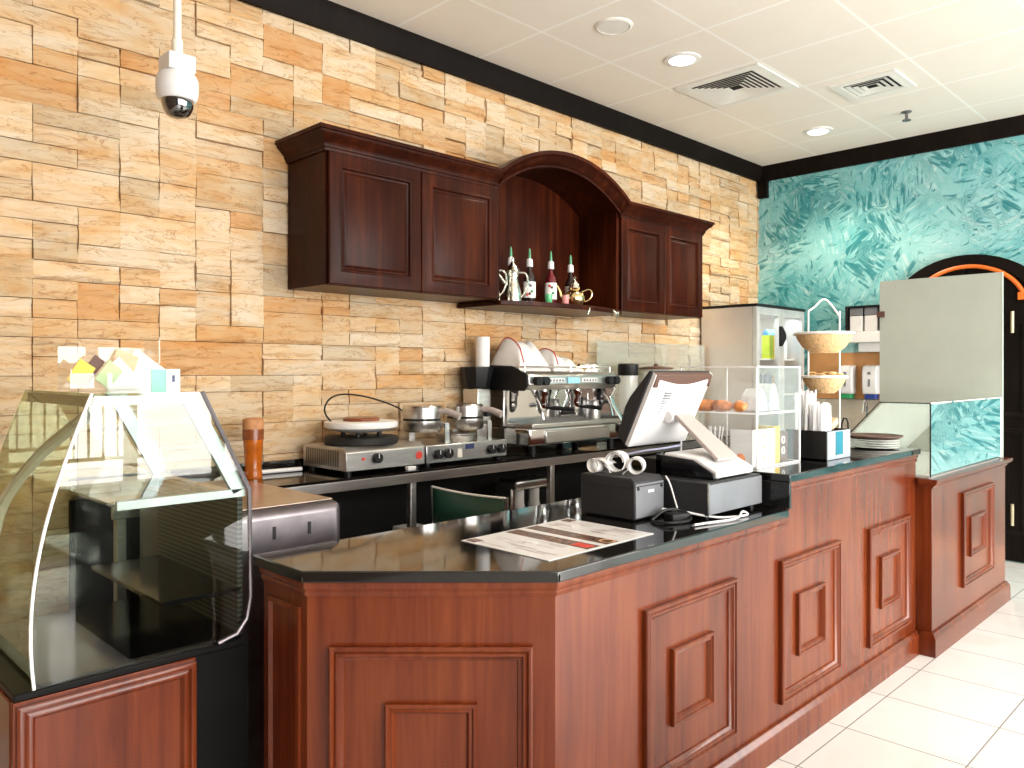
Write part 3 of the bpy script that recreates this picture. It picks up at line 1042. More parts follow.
def syrup_bottle(x, y, m, label, band):
    t = thing('syrup_bottle', label, 'bottle', (x, y, ZS), 0, 'syrup bottles in the niche')
    obj('glass_body', B().lathe(x, y, [(0.034, ZS), (0.037, ZS + 0.006), (0.037, ZS + 0.165), (0.033, ZS + 0.185), (0.016, ZS + 0.215), (0.0135, ZS + 0.225), (0.0135, ZS + 0.262)], 24), m, t)
    b = B()
    ln = 0.105 if band else 0.10
    b.lathe(x, y, [(0.0378, ZS + 0.05), (0.0378, ZS + 0.05 + ln)], 24, cap=False)
    lb = obj('paper_label', b, paper, t)
    for k, (a, z, c) in enumerate(((-2.6, 0.135, red if band else navy), (-2.2, 0.125, brown), (-2.75, 0.07, red), (-2.35, 0.075, red if band else brown), (-2.0, 0.09, green))):
        q = B()
        q.blob((x + 0.037 * math.cos(a), y + 0.037 * math.sin(a), ZS + z), 0.009, 0.009, 0.009, 8, 6)
        sub('printed_fruit', q, c, lb, t)
    obj('white_cap', B().lathe(x, y, [(0.020, ZS + 0.245), (0.021, ZS + 0.25), (0.019, ZS + 0.29), (0.008, ZS + 0.298)], 20), white_pl, t, label='white pump collar')
    obj('pourer', B().lathe(x, y, [(0.008, ZS + 0.29), (0.009, ZS + 0.31), (0.007, ZS + 0.345), (0.003, ZS + 0.36)], 12), mat('pourer_green' + str(x), (0.10, 0.32, 0.18), 0.3), t, label='green pourer tip')


syrup_bottle(3.42, 3.43, syrup, 'syrup bottle behind the engraved silver coffee pot, leftmost of four', False)
syrup_bottle(3.555, 3.40, syrup, 'dark syrup bottle with white label standing clear of the pots', False)
syrup_bottle(3.73, 3.38, syrup_red, 'reddish syrup bottle with white label behind the small green cup', True)
syrup_bottle(3.945, 3.40, syrup, 'syrup bottle mostly hidden behind the gold teapot, rightmost of four', False)


def arab_pot(x, y, s, label, rz):
    """tall waisted coffee pot with a curved handle"""
    t = thing('coffee_pot', label, 'coffee pot', (x, y, ZS), 0)
    pr = [(0.050, 0), (0.052, 0.006), (0.046, 0.03), (0.048, 0.05), (0.036, 0.10), (0.028, 0.135), (0.034, 0.165), (0.038, 0.175), (0.030, 0.19), (0.014, 0.215), (0.005, 0.23), (0.007, 0.24), (0.0, 0.25)]
    obj('pot_body', B().lathe(x, y, [(r * s, ZS + z * s) for r, z in pr], 28), silver, t)
    c, sn = math.cos(rz), math.sin(rz)
    P = lambda d, z: (x + d * c * s, y + d * sn * s, ZS + z * s)
    obj('handle', B().tube([P(0.030, 0.165), P(0.075, 0.17), P(0.09, 0.12), P(0.072, 0.06), P(0.044, 0.03)], 0.006 * s, 8, 2), silver, t)
    obj('spout', B().tube([P(-0.034, 0.10), P(-0.06, 0.13), P(-0.085, 0.165), P(-0.10, 0.17)], [0.014 * s, 0.011 * s, 0.008 * s, 0.006 * s], 8, 1), silver, t)


arab_pot(3.175, 3.35, 1.1, 'engraved silver coffee pot half hidden behind the cabinet edge', R(-30))
arab_pot(3.335, 3.33, 1.1, 'engraved silver coffee pot standing in front of a syrup bottle', R(-30))
x, y = 3.868, 3.30
t = thing('teapot', 'round gold teapot with curled handle at the right of the niche shelf', 'teapot', (x, y, ZS))
obj('pot_body', B().lathe(x, y, [(0.0415, ZS), (0.0464, ZS + 0.0098), (0.0683, ZS + 0.0488), (0.0671, ZS + 0.0793), (0.0488, ZS + 0.1037), (0.0317, ZS + 0.1159), (0.0366, ZS + 0.1281)], 28), gold, t)
obj('lid', B().lathe(x, y, [(0.0366, ZS + 0.1281), (0.0317, ZS + 0.1525), (0.0146, ZS + 0.1732), (0.0073, ZS + 0.1830), (0.0122, ZS + 0.1952), (0.0000, ZS + 0.2098)], 24), silver, t)
d = V((0.72, -0.69, 0))
P = lambda k, z: (x + d.x * k, y + d.y * k, ZS + z)
obj('handle', B().tube([P(0.046, 0.100), P(0.095, 0.125), P(0.118, 0.095), P(0.095, 0.050), P(0.066, 0.040)], 0.0055, 8, 2), gold, t)
obj('spout', B().tube([P(-0.060, 0.055), P(-0.085, 0.075), P(-0.095, 0.115), P(-0.112, 0.145)], [0.013, 0.010, 0.008, 0.006], 8, 1), gold, t)
for (x, y, m, lab, nm) in ((3.60, 3.28, mat('green_cup', (0.12, 0.50, 0.22), 0.2), 'small green tea glass in front of the reddish bottle', 'tea_glass'),
                           (3.735, 3.262, pink, 'small pink tea glass beside the gold teapot', 'tea_glass')):
    single(nm, B().lathe(x, y, [(0.018, ZS), (0.021, ZS + 0.004), (0.023, ZS + 0.07), (0.021, ZS + 0.07), (0.019, ZS + 0.008), (0, ZS + 0.008)], 20), m, lab, 'glass', 'small tea glasses')

# ================================================================ BACK COUNTER
HB = 0.94
YB = 3.05
t = thing('back_counter', 'dark open back counter on steel legs below the stone wall', 'counter', (3.4, 3.3, 0))
obj('shade_board', B().box(1.0, 5.78, 3.535, 3.56, 0, 0.895), black_mt, t)  # black sheet over the stone wall, stands for the shade under the counter
obj('low_shelf', B().box(1.0, 5.78, 3.12, 3.53, 0.30, 0.33), black_mt, t)
for x in (1.02, 2.372, 3.387, 4.5, 5.70):
    obj('leg', B().box(x, x + 0.035, YB + 0.02, YB + 0.055, 0, 0.885), steel_h, t, bevel=0.003)
obj('front_rail', B().box(1.0, 5.78, YB, YB + 0.018, 0.882, 0.928), steel, t, bevel=0.003, label='satin steel front rail')
b = B()
b.box(1.0, 5.78, YB - 0.004, 3.565, 0.93, HB)
w = single('back_worktop', b, granite, 'black granite worktop along the stone wall', 'worktop', base=(3.4, 3.3, 0.93))
b = B()
b.box(1.0, 5.78, 3.54, 3.565, HB, HB + 0.045)
bs = obj('upstand', b, granite, None)
bs.parent = w
for v in bs.data.vertices:
    v.co -= V((3.4, 3.3, 0.93))

# white hose lying on the worktop behind the display case
single('hose', B().tube([(1.50, 3.30, HB + 0.012), (1.60, 3.42, HB + 0.012), (1.74, 3.44, HB + 0.012), (1.98, 3.42, HB + 0.012)], 0.010, 8, 2), white_pl, 'thin white hose lying behind the amber beer glass', 'hose')
single('charging_brick', B().box(2.36, 2.41, 3.075, 3.10, HB, HB + 0.018), white_pl, 'tiny white plug block at the worktop front edge', 'plug', bevel=0.003)

x, y = 1.70, 3.36
t = thing('beer_glass', 'tall amber beer glass on the black worktop by the stone wall', 'glass', (x, y, HB))
Z0 = HB
obj('glass_body', B().lathe(x, y, [(0.0397, Z0), (0.0422, Z0 + 0.01), (0.0371, Z0 + 0.05), (0.0410, Z0 + 0.13), (0.0461, Z0 + 0.19), (0.0448, Z0 + 0.215)], 28), amber, t)
obj('dark_band', B().lathe(x, y, [(0.0467, Z0 + 0.175), (0.0467, Z0 + 0.222)], 28, cap=False), amber_dk, t)
obj('foam_head', B().lathe(x, y, [(0.0448, Z0 + 0.216), (0.0474, Z0 + 0.235), (0.0461, Z0 + 0.265), (0.0358, Z0 + 0.272), (0, Z0 + 0.268)], 28), foam, t, label='pale brown head')

# crepe hot plate
hx0, hx1, hy0, hy1 = 2.035, 2.50, 3.12, 3.50
t = thing('crepe_maker', 'wide steel crepe hot plate with one knob, left of the waffle maker', 'crepe maker', ((hx0 + hx1) / 2, 3.3, HB))
z0, z1 = HB + 0.016, HB + 0.125
b = B()
b.prism([(hy0, z0), (hy1, z0), (hy1, z1), (hy0 + 0.03, z1), (hy0, z1 - 0.02)], 'yz', hx0, hx1)
obj('housing', b, steel_h, t, bevel=0.004)
obj('louvres', B().box(hx0 - 0.003, hx0 + 0.001, hy0 + 0.05, hy1 - 0.03, z0 + 0.018, z1 - 0.014), vents_side, t)
for dx in (0.03, 0.43):
    for yy in (3.15, 3.46):
        obj('foot', B().cyl(hx0 + dx, yy, 0.018, HB, z0, 14), black, t)
kb = obj('knob', B().cyl_y(2.205, HB + 0.070, 0.024, hy0 - 0.022, hy0, 24), black, t)
sub('pointer', B().box(2.203, 2.207, hy0 - 0.025, hy0 - 0.020, HB + 0.070, HB + 0.092), white_pl, kb, t)
obj('indicator', B().cyl_y(2.13, HB + 0.070, 0.008, hy0 - 0.006, hy0, 14), red, t)
obj('badge', B().cyl_y(2.462, HB + 0.064, 0.02, hy0 - 0.003, hy0, 20), red, t, label='round red badge')
cx, cy = 2.255, 3.32
obj('griddle', B().lathe(cx, cy, [(0.0, z1), (0.175, z1), (0.182, z1 + 0.006), (0.182, z1 + 0.032), (0.176, z1 + 0.036), (0, z1 + 0.036)], 48), iron, t, label='round black cast iron plate')
# portable plate standing on top
zt = z1 + 0.036
t = thing('hot_plate', 'white portable electric hot plate resting on the crepe maker', 'hot plate', (cx, cy, zt))
for k in range(4):
    a = PI / 4 + PI / 2 * k
    obj('foot', B().cyl(cx + 0.09 * math.cos(a), cy + 0.09 * math.sin(a), 0.012, zt, zt + 0.025, 12), black, t)
obj('body', B().lathe(cx, cy, [(0.10, zt + 0.022), (0.13, zt + 0.03), (0.15, zt + 0.035), (0.178, zt + 0.045), (0.182, zt + 0.055), (0.18, zt + 0.072), (0.17, zt + 0.076), (0, zt + 0.076)], 48), white_mt, t)
obj('heating_disc', B().lathe(cx, cy, [(0.09, zt + 0.076), (0.092, zt + 0.09), (0.085, zt + 0.094), (0, zt + 0.092)], 40), amber_dk, t, label='rusty brown heating disc')
obj('power_cord', B().tube([(2.12, 3.36, zt + 0.06), (2.08, 3.40, zt + 0.13), (2.16, 3.44, zt + 0.205), (2.32, 3.47, zt + 0.205), (2.52, 3.49, zt + 0.16), (2.66, 3.48, zt + 0.10), (2.70, 3.47, zt - 0.02)], 0.0045, 8, 3), black, t, label='black cord arching above')

# double waffle maker
wx0, wx1, wy0, wy1 = 2.525, 3.10, 3.14, 3.50
t = thing('waffle_maker', 'steel double waffle maker with two round irons and four black knobs', 'waffle maker', ((wx0 + wx1) / 2, 3.32, HB))
z0, z1 = HB + 0.012, HB + 0.105
obj('housing', B().box(wx0, wx1, wy0, wy1, z0, z1), steel, t, bevel=0.005)
for dx in (0.03, 0.53):
    for yy in (3.17, 3.46):
        obj('foot', B().cyl(wx0 + dx, yy, 0.015, HB, z0 + 0.002, 12), black, t)
for xx in (2.60, 2.665, 2.975, 3.05):
    kb = obj('knob', B().cyl_y(xx, HB + 0.058, 0.025, wy0 - 0.022, wy0, 22), black, t)
    sub('pointer', B().box(xx - 0.002, xx + 0.002, wy0 - 0.025, wy0 - 0.019, HB + 0.058, HB + 0.08), white_pl, kb, t)
obj('badge', B().box(2.79, 2.85, wy0 - 0.003, wy0 + 0.001, HB + 0.070, HB + 0.097), navy, t, label='small blue badge')
obj('sticker', B().box(2.735, 2.765, wy0 - 0.003, wy0 + 0.001, HB + 0.03, HB + 0.075), ivory, t)
obj('drip_tray', B().lathe(2.86, 3.30, [(0.0, z1), (0.10, z1), (0.115, z1 + 0.03), (0.115, z1 + 0.04), (0.0, z1 + 0.035)], 32), steel, t)
for cx in (2.655, 2.965):
    r = 0.104
    cy = 3.34
    obj('lower_iron', B().lathe(cx, cy, [(0.0, z1 + 0.055), (r * 0.9, z1 + 0.055), (r, z1 + 0.07), (r, z1 + 0.115), (0, z1 + 0.115)], 36), steel, t)
    obj('upper_iron', B().lathe(cx, cy, [(0.0, z1 + 0.128), (r, z1 + 0.128), (r, z1 + 0.185), (r * 0.92, z1 + 0.195), (r * 0.5, z1 + 0.20), (0, z1 + 0.203)], 36), steel, t)
    obj('iron_plates', B().cyl(cx, cy, r * 0.97, z1 + 0.114, z1 + 0.129, 36), iron, t)
    obj('post', B().box(cx + 0.055, cx + 0.083, cy - 0.13, cy - 0.118, z1, z1 + 0.10), steel, t)
    obj('yoke', B().box(cx + 0.055, cx + 0.083, cy - 0.125, cy - 0.06, z1 + 0.085, z1 + 0.105), steel_h, t)
    obj('handle', B().tube([(cx + 0.05, cy - 0.08, z1 + 0.165), (cx + 0.075, cy - 0.12, z1 + 0.168), (cx + 0.105, cy - 0.19, z1 + 0.138)], [0.015, 0.017, 0.020], 10, 1), warm_gr, t)
    obj('hinge_arm', B().box(cx - 0.02, cx + 0.02, cy + 0.085, cy + 0.12, z1, z1 + 0.17), steel_h, t)

# coffee grinder with black hopper, behind the waffle maker
x, y = 3.165, 3.46
t = thing('coffee_grinder', 'coffee grinder with black hopper behind the waffle maker', 'coffee grinder', (x, y, HB))
obj('body', B().box(x - 0.055, x + 0.055, y - 0.065, y + 0.065, HB, HB + 0.385), steel, t, bevel=0.008)
b = B()
b.lathe(x, y, [(0.06, HB + 0.38), (0.075, HB + 0.39), (0.10, HB + 0.50), (0.10, HB + 0.51), (0, HB + 0.51)], 8)
obj('hopper', b, black, t)
obj('chute', B().box(x - 0.02, x + 0.02, y - 0.11, y - 0.06, HB + 0.22, HB + 0.27), black, t)
single('paper_roll', B().lathe(3.222, 3.47, [(0.018, HB + 0.512), (0.042, HB + 0.512), (0.042, HB + 0.69), (0.018, HB + 0.69)], 26), paper, 'white paper roll standing upright on the black grinder hopper', 'paper roll')

# espresso machine
ex0, ex1, ey0, ey1 = 3.275, 4.13, 3.12, 3.52
t = thing('espresso_machine', 'chrome two-group espresso machine on the back worktop', 'espresso machine', ((ex0 + ex1) / 2, 3.32, HB))
for xx in (ex0 + 0.06, ex1 - 0.06):
    for yy in (3.17, 3.47):
        obj('foot', B().cyl(xx, yy, 0.022, HB, HB + 0.05, 16), black, t)
obj('base', B().box(ex0, ex1, ey0 + 0.015, ey1, HB + 0.048, HB + 0.155), chrome, t, bevel=0.012, seg=3)
obj('front_apron', B().box(ex0 + 0.13, ex1 - 0.12, ey0 + 0.006, ey0 + 0.02, HB + 0.06, HB + 0.135), steel, t, bevel=0.006, label='brushed steel front panel')
dt = obj('drip_tray', B().box(ex0, ex1 - 0.03, ey0 - 0.01, ey0 + 0.26, HB + 0.155, HB + 0.178), steel, t, bevel=0.004)
b = B()
for k in range(30):
    xx = ex0 + 0.03 + k * 0.026
    b.box(xx, xx + 0.012, ey0 + 0.01, ey0 + 0.24, HB + 0.177, HB + 0.181)
sub('tray_grid', b, steel_h, dt, t)
obj('splash_back', B().box(ex0 + 0.02, ex1 - 0.02, ey0 + 0.27, ey1, HB + 0.155, HB + 0.40), chrome, t, bevel=0.003)
b = B()
zz = HB + 0.375
b.prism([(ey0 + 0.05, zz), (ey0 + 0.02, zz + 0.03), (ey0 + 0.025, zz + 0.085), (ey0 + 0.05, zz + 0.105), (ey1, zz + 0.105), (ey1, zz)], 'yz', ex0 + 0.005, ex1 - 0.02)
obj('group_housing', b, steel, t, bevel=0.006)
obj('side_panel', B().prism([(ey0 + 0.05, zz - 0.005), (ey0 + 0.02, zz + 0.03), (ey0 + 0.025, zz + 0.09), (ey0 + 0.15, zz + 0.14), (ey1, zz + 0.15), (ey1, zz - 0.005)], 'yz', ex0 - 0.012, ex0 + 0.004), black, t, bevel=0.004, label='black side panel')
b = B()
b.prism([(ey0 + 0.03, HB + 0.05), (ey0 - 0.015, HB + 0.10), (ey0 - 0.01, HB + 0.17), (ey0 + 0.06, HB + 0.26), (ey0 + 0.085, HB + 0.32), (ey0 + 0.05, HB + 0.38), (ey1, HB + 0.38), (ey1, HB + 0.05)], 'yz', ex1 - 0.02, ex1 + 0.012)
obj('side_panel', b, chrome, t, bevel=0.005, label='chrome curved side panel')
obj('side_panel', B().box(ex0 - 0.004, ex0 + 0.012, ey0 + 0.19, ey1 - 0.02, HB + 0.16, HB + 0.37), chrome, t, label='chrome left side panel')
for xx in (ex0 + 0.095, ex1 - 0.09):
    b = B()
    for k in (-1, 1):
        b.cyl_y(xx + k * 0.032, zz + 0.052, 0.026, ey0 - 0.012, ey0 + 0.03, 22)
    obj('steam_knob', b, black, t)
for xx in (ex0 + 0.24, ex0 + 0.55):
    kp = obj('key_pad', B().box(xx - 0.075, xx + 0.075, ey0 + 0.016, ey0 + 0.026, zz + 0.042, zz + 0.068), white_pl, t, bevel=0.003)
    b = B()
    for k in range(5):
        b.cyl_y(xx - 0.055 + k * 0.0275, zz + 0.055, 0.007, ey0 + 0.012, ey0 + 0.018, 12)
    sub('keys', b, grey_pl, kp, t)
obj('display', B().box(ex0 + 0.34, ex0 + 0.45, ey0 + 0.015, ey0 + 0.026, zz + 0.036, zz + 0.072), mat('lcd_blue', (0.30, 0.62, 0.78), 0.2), t, label='pale blue display')
for i, xx in enumerate((ex0 + 0.24, ex0 + 0.55)):
    g = obj('group_head', B().lathe(xx, ey0 + 0.14, [(0.0, HB + 0.285), (0.036, HB + 0.285), (0.038, HB + 0.325), (0.045, HB + 0.335), (0.045, zz + 0.004), (0, zz + 0.004)], 28), chrome, t)
    pf = obj('portafilter', B().lathe(xx, ey0 + 0.14, [(0.012, HB + 0.225), (0.022, HB + 0.235), (0.035, HB + 0.262), (0.037, HB + 0.287), (0.0, HB + 0.287)], 24), chrome, t)
    dx = 0.10 if i == 0 else 0.05
    sub('grip', B().tube([(xx + 0.01, ey0 + 0.105, HB + 0.262), (xx + dx * .5, ey0 + 0.03, HB + 0.262), (xx + dx, ey0 - 0.035, HB + 0.255)], [0.009, 0.013, 0.015], 10, 1), black, pf, t)
for xx in (ex0 + 0.10, ex1 - 0.10):
    obj('steam_wand', B().tube([(xx, ey0 + 0.10, zz + 0.01), (xx, ey0 + 0.06, zz - 0.04), (xx + 0.012, ey0 + 0.03, HB + 0.28), (xx + 0.02, ey0 + 0.015, HB + 0.20)], 0.006, 8, 2), chrome, t)
obj('cup_rail', B().tube([(ex0 + 0.02, ey1 - 0.03, zz + 0.135), (ex0 + 0.02, ey0 + 0.07, zz + 0.135), (ex1 - 0.04, ey0 + 0.07, zz + 0.135), (ex1 - 0.04, ey1 - 0.03, zz + 0.135)], 0.005, 8), chrome, t)
for xx in (ex0 + 0.02, (ex0 + ex1) / 2, ex1 - 0.04):
    obj('rail_post', B().cyl(xx, ey0 + 0.07, 0.005, zz + 0.10, zz + 0.137, 8), chrome, t)
zt = zz + 0.105
single('milk_jug', B().lathe(3.96, ey0 + 0.10, [(0.044, HB + 0.182), (0.046, HB + 0.19), (0.043, HB + 0.24), (0.034, HB + 0.285), (0.038, HB + 0.30), (0.036, HB + 0.30), (0.03, HB + 0.28), (0.0, HB + 0.20)], 26), steel_h, 'small steel milk jug on the espresso machine drip tray', 'jug')


def cloth(name, x0, x1, y0, y1, z0, hfun, label, group):
    nx_, ny_ = 36, 18
    b = B()
    rnd = random.Random(int(x0 * 100))
    vs = []
    for j in range(ny_ + 1):
        for i in range(nx_ + 1):
            u, v = i / nx_, j / ny_
            fold = 0.010 * math.sin(9 * u + 4 * v + x0 * 7) + 0.007 * math.sin(21 * u - 5 * v)
            edge = min(1, 6 * min(u, 1 - u, v, 1 - v))
            h = hfun(u, v) * (math.sin(PI * min(1, max(0, v)) * 0.9 + 0.15) ** 0.6) * edge ** 0.5 + fold * edge
            vs.append((x0 + (x1 - x0) * u + 0.008 * math.sin(8 * v + 3 * u), y0 + (y1 - y0) * v, z0 + max(0.003, h)))
    m = nx_ + 1
    fs = [(j * m + i, j * m + i + 1, (j + 1) * m + i + 1, (j + 1) * m + i) for j in range(ny_) for i in range(nx_)]
    b.add(vs, fs)
    t = thing(name, label, 'towel', (x0, y0, z0), 0, group)
    # red woven stripe follows one row of the cloth
    stripe = [V(vs[j * m + i]) + V((0, -0.001, 0.0025)) for (i, j) in [(int(nx_ * 0.18), j) for j in range(1, ny_)]]
    o = obj('fabric', b, towel_m, t)
    sd = o.modifiers.new('thick', 'SOLIDIFY')
    sd.thickness = 0.004
    sub('red_stripe', B().tube(stripe, 0.004, 6), red_cl, o, t)
    return t


cloth('dish_towel', ex0 + 0.005, ex0 + 0.285, ey0 + 0.10, ey1 - 0.02, zt + 0.002, lambda u, v: 0.185 * min(1, 0.55 + 5 * u) - 0.05 * max(0, u - 0.6), 'white red-striped towel heaped tall on the left of the espresso machine', 'towels on the espresso machine')
cloth('dish_towel', ex0 + 0.295, ex0 + 0.585, ey0 + 0.09, ey1 - 0.04, zt + 0.002, lambda u, v: 0.135 - 0.11 * max(0, u - 0.25), 'white red-striped towel lying low on the middle of the espresso machine', 'towels on the espresso machine')
cups = [(ex0 + 0.60, ey0 + 0.14, 'espresso cup upside down beside the low towel on the espresso machine', gold), (ex0 + 0.67, ey0 + 0.15, 'brown and white espresso cup upside down, middle of three on the machine', porcel), (ex0 + 0.74, ey0 + 0.15, 'white espresso cup upside down, rightmost on the espresso machine', porcel)]
for x, y, lab, m in cups:
    tt = thing('espresso_cup', lab, 'cup', (x, y, zt), 0, 'cups on the espresso machine')
    obj('bowl', B().lathe(x, y, [(0.031, zt), (0.032, zt + 0.004), (0.026, zt + 0.04), (0.018, zt + 0.052), (0, zt + 0.052)], 20), m, tt)
    obj('handle', B().tube([(x + 0.028, y - 0.008, zt + 0.012), (x + 0.048, y - 0.014, zt + 0.018), (x + 0.044, y - 0.012, zt + 0.036), (x + 0.024, y - 0.008, zt + 0.042)], 0.004, 6, 1), m, tt)

# grinder with clear hopper and jar, right of the espresso machine
x, y = 4.52, 3.36
t = thing('bean_grinder', 'bean grinder with clear tall hopper and black lid right of the espresso machine', 'coffee grinder', (x, y, HB))
obj('base', B().box(x - 0.08, x + 0.08, y - 0.09, y + 0.09, HB, HB + 0.18), black, t, bevel=0.01)
obj('hopper', B().lathe(x, y, [(0.05, HB + 0.18), (0.068, HB + 0.22), (0.068, HB + 0.47)], 28, cap=False), milky_gl, t, label='cloudy clear hopper')
obj('lid', B().lathe(x, y, [(0.072, HB + 0.455), (0.074, HB + 0.46), (0.074, HB + 0.53), (0.066, HB + 0.54), (0, HB + 0.54)], 28), black, t)
obj('lever', B().tube([(x - 0.03, y - 0.09, HB + 0.14), (x - 0.05, y - 0.16, HB + 0.15)], 0.007, 8), chrome, t)
x, y = 4.86, 3.36
t = thing('storage_jar', 'large clear jar with flat brown lid beside the bean grinder', 'jar', (x, y, HB))
obj('jar_body', B().lathe(x, y, [(0.09, HB), (0.095, HB + 0.01), (0.10, HB + 0.48), (0.09, HB + 0.50)], 32), milky_gl, t)
obj('lid', B().lathe(x, y, [(0.125, HB + 0.50), (0.13, HB + 0.505), (0.12, HB + 0.515), (0.02, HB + 0.525), (0.015, HB + 0.54), (0, HB + 0.545)], 32), brown, t, label='brown flat lid')
# glass splash screen at the far end
t = thing('glass_splash_screen', 'upright clear glass splash screen at the far end of the back worktop', 'glass screen', (5.0, 3.50, HB))
obj('pane', B().box(4.35, 5.76, 3.50, 3.508, HB + 0.012, HB + 0.70), guard_gl, t)
obj('foot_rail', B().box(4.35, 5.76, 3.492, 3.516, HB, HB + 0.016), steel, t)

# twin mixer and jars on the low shelf
x, y = 3.345, 3.24
t = thing('drinks_mixer', 'silver and white twin-head drinks mixer on the shelf below the back worktop', 'mixer', (x, y, 0.33))
obj('stand', B().box(x - 0.13, x - 0.09, y - 0.02, y + 0.12, 0.33, 0.76), steel, t, bevel=0.01)
obj('base', B().box(x - 0.13, x + 0.15, y - 0.07, y + 0.12, 0.33, 0.36), steel, t, bevel=0.008)
obj('head', B().box(x - 0.13, x + 0.15, y - 0.06, y + 0.10, 0.735, 0.795), steel, t, bevel=0.016, seg=3)
for dx in (-0.05, 0.08):
    obj('motor', B().lathe(x + dx, y, [(0.034, 0.62), (0.038, 0.63), (0.032, 0.66), (0.032, 0.74)], 20), white_pl, t)
    obj('mixing_cup', B().lathe(x + dx, y, [(0.04, 0.36), (0.052, 0.55), (0.05, 0.55), (0.036, 0.365), (0, 0.365)], 22), chrome, t)
for k, (x, y, r, z0, h, m, lab) in enumerate(((2.50, 3.24, 0.045, 0.33, 0.24, white_pl, 'small white tub beside the steel leg under the back worktop'),)):
    tt = thing('storage_tub', lab, 'tub', (x, y, z0), 0)
    obj('tub', B().lathe(x, y, [(r * .85, z0), (r, z0 + h)], 20), m, tt)
    obj('lid', B().lathe(x, y, [(r * 1.06, z0 + h), (r * 1.06, z0 + h + 0.02), (0, z0 + h + 0.022)], 20), m, tt)
single('cloth_stack', B().box(2.46, 2.60, 3.2, 3.34, 0.595, 0.62), paper, 'flat white folded cloth resting on the white tub', 'cloth', bevel=0.006)

# green folding chair standing in the aisle
t = thing('folding_chair', 'dark green canvas chair with pale metal frame behind the front counter', 'chair', (2.72, 2.79, 0))
xb = 2.50
ya, yb2 = 2.54, 3.06
for y in (ya, yb2):
    obj('frame_side', B().tube([(xb - 0.0, y, 0.85), (xb + 0.02, y, 0.60), (xb + 0.09, y, 0.45), (xb + 0.40, y, 0.02)], 0.011, 8, 1), steel, t, label='pale metal frame tube')
    obj('leg', B().tube([(xb + 0.42, y, 0.45), (xb + 0.05, y, 0.02)], 0.011, 8), steel, t)
b = B()
vs = []
for i in range(13):
    u = i / 12
    dip = 0.008 * math.sin(PI * u)
    for (xx, z) in ((xb - 0.006 - dip, 0.845 - 0.006 * math.sin(PI * u)), (xb + 0.006 - dip, 0.60)):
        vs.append((xx, ya + (yb2 - ya) * u, z))
b.add(vs, [(2 * i, 2 * i + 1, 2 * i + 3, 2 * i + 2) for i in range(12)])
o = obj('backrest', b, green_cl, t)
o.modifiers.new('thick', 'SOLIDIFY').thickness = 0.012
top_pts = [(xb - 0.004 - 0.008 * math.sin(PI * i / 12), ya + (yb2 - ya) * i / 12, 0.85 - 0.006 * math.sin(PI * i / 12)) for i in range(13)]
obj('top_piping', B().tube(top_pts, 0.006, 6), paper, t, label='pale piping')
obj('seat', B().box(xb + 0.06, xb + 0.44, ya + 0.01, yb2 - 0.01, 0.44, 0.46), green_cl, t, bevel=0.006)

# ================================================================ FRONT COUNTER
HL, HU, HW = 0.904, 1.034, 0.885
A_ = V((1.080, 1.838))
C_ = V((1.540, 1.380))
YF = 1.38
t = thing('service_counter', 'long mahogany service counter with cut corner and raised square panels', 'counter', (2.6, 1.75, 0))
CT = t
yK = 2.07
b = B()
b.prism([tuple(A_), tuple(C_), (2.85, YF), (2.85, yK), (A_.x, yK)], 'xy', 0.0, 0.872)
b.box(2.85, 4.27, YF, yK, 0.0, 1.002)
obj('body', b, mahog, t)
# moulding under the slab
mp_ = [(0, 0.835), (0.006, 0.835), (0.009, 0.845), (0.006, 0.85), (0.013, 0.86), (0.013, 0.873), (0, 0.873)]
obj('edge_moulding', B().sweep([(A_.x, yK), tuple(A_), tuple(C_), (2.85, YF)], mp_), mahog, t)
obj('edge_moulding', B().sweep([(2.85, YF), (4.27, YF)], [(o, z + 0.131) for o, z in mp_]), mahog, t)
# skirting
sk = [(0, 0.0), (0.024, 0.0), (0.024, 0.085), (0.020, 0.098), (0.012, 0.108), (0.010, 0.116), (0, 0.118)]
obj('skirting', B().sweep([(A_.x, yK), tuple(A_), tuple(C_), (4.27, YF)], sk), mahog, t)
FR = [(0, 0), (0, 0.016), (0.004, 0.020), (0.010, 0.020), (0.014, 0.013), (0.019, 0.017), (0.024, 0.017), (0.029, 0.009), (0.038, 0.005), (0.040, 0.0)]
FR2 = [(0, 0.0), (0, 0.014), (0.004, 0.017), (0.009, 0.017), (0.013, 0.011), (0.020, 0.013), (0.026, 0.005), (0.028, 0.0)]


def square_panel(O, U, Nn, u0, u1, z0, z1, root):
    f = obj('raised_panel', B().nest(O, U, Nn, u0, u1, z0, z1, FR), mahog, root)
    w_, h_ = u1 - u0, z1 - z0
    k = 0.145
    sub('inner_moulding', B().nest(O, U, Nn, u0 + k, u1 - k, z0 + k, z1 - k - 0.005, FR2), mahog, f, root)


for x in (1.925, 2.785, 3.635):
    square_panel((0, YF, 0), (1, 0, 0), (0, -1, 0), x, x + 0.53, 0.18, 0.715, t)
U = (C_ - A_).normalized()
L = (C_ - A_).length
square_panel((A_.x, A_.y, 0), (U.x, U.y, 0), (-math.sqrt(.5), -math.sqrt(.5), 0), L / 2 - 0.265, L / 2 + 0.265, 0.165, 0.705, t)
b = B()
b.nest((A_.x, 0, 0), (0, -1, 0), (-1, 0, 0), -yK + 0.03, -A_.y - 0.03, 0.14, 0.80, [(0, 0), (0, 0.008), (0.014, 0.010), (0.02, 0.0)])
obj('end_moulding', b, mahog, t)

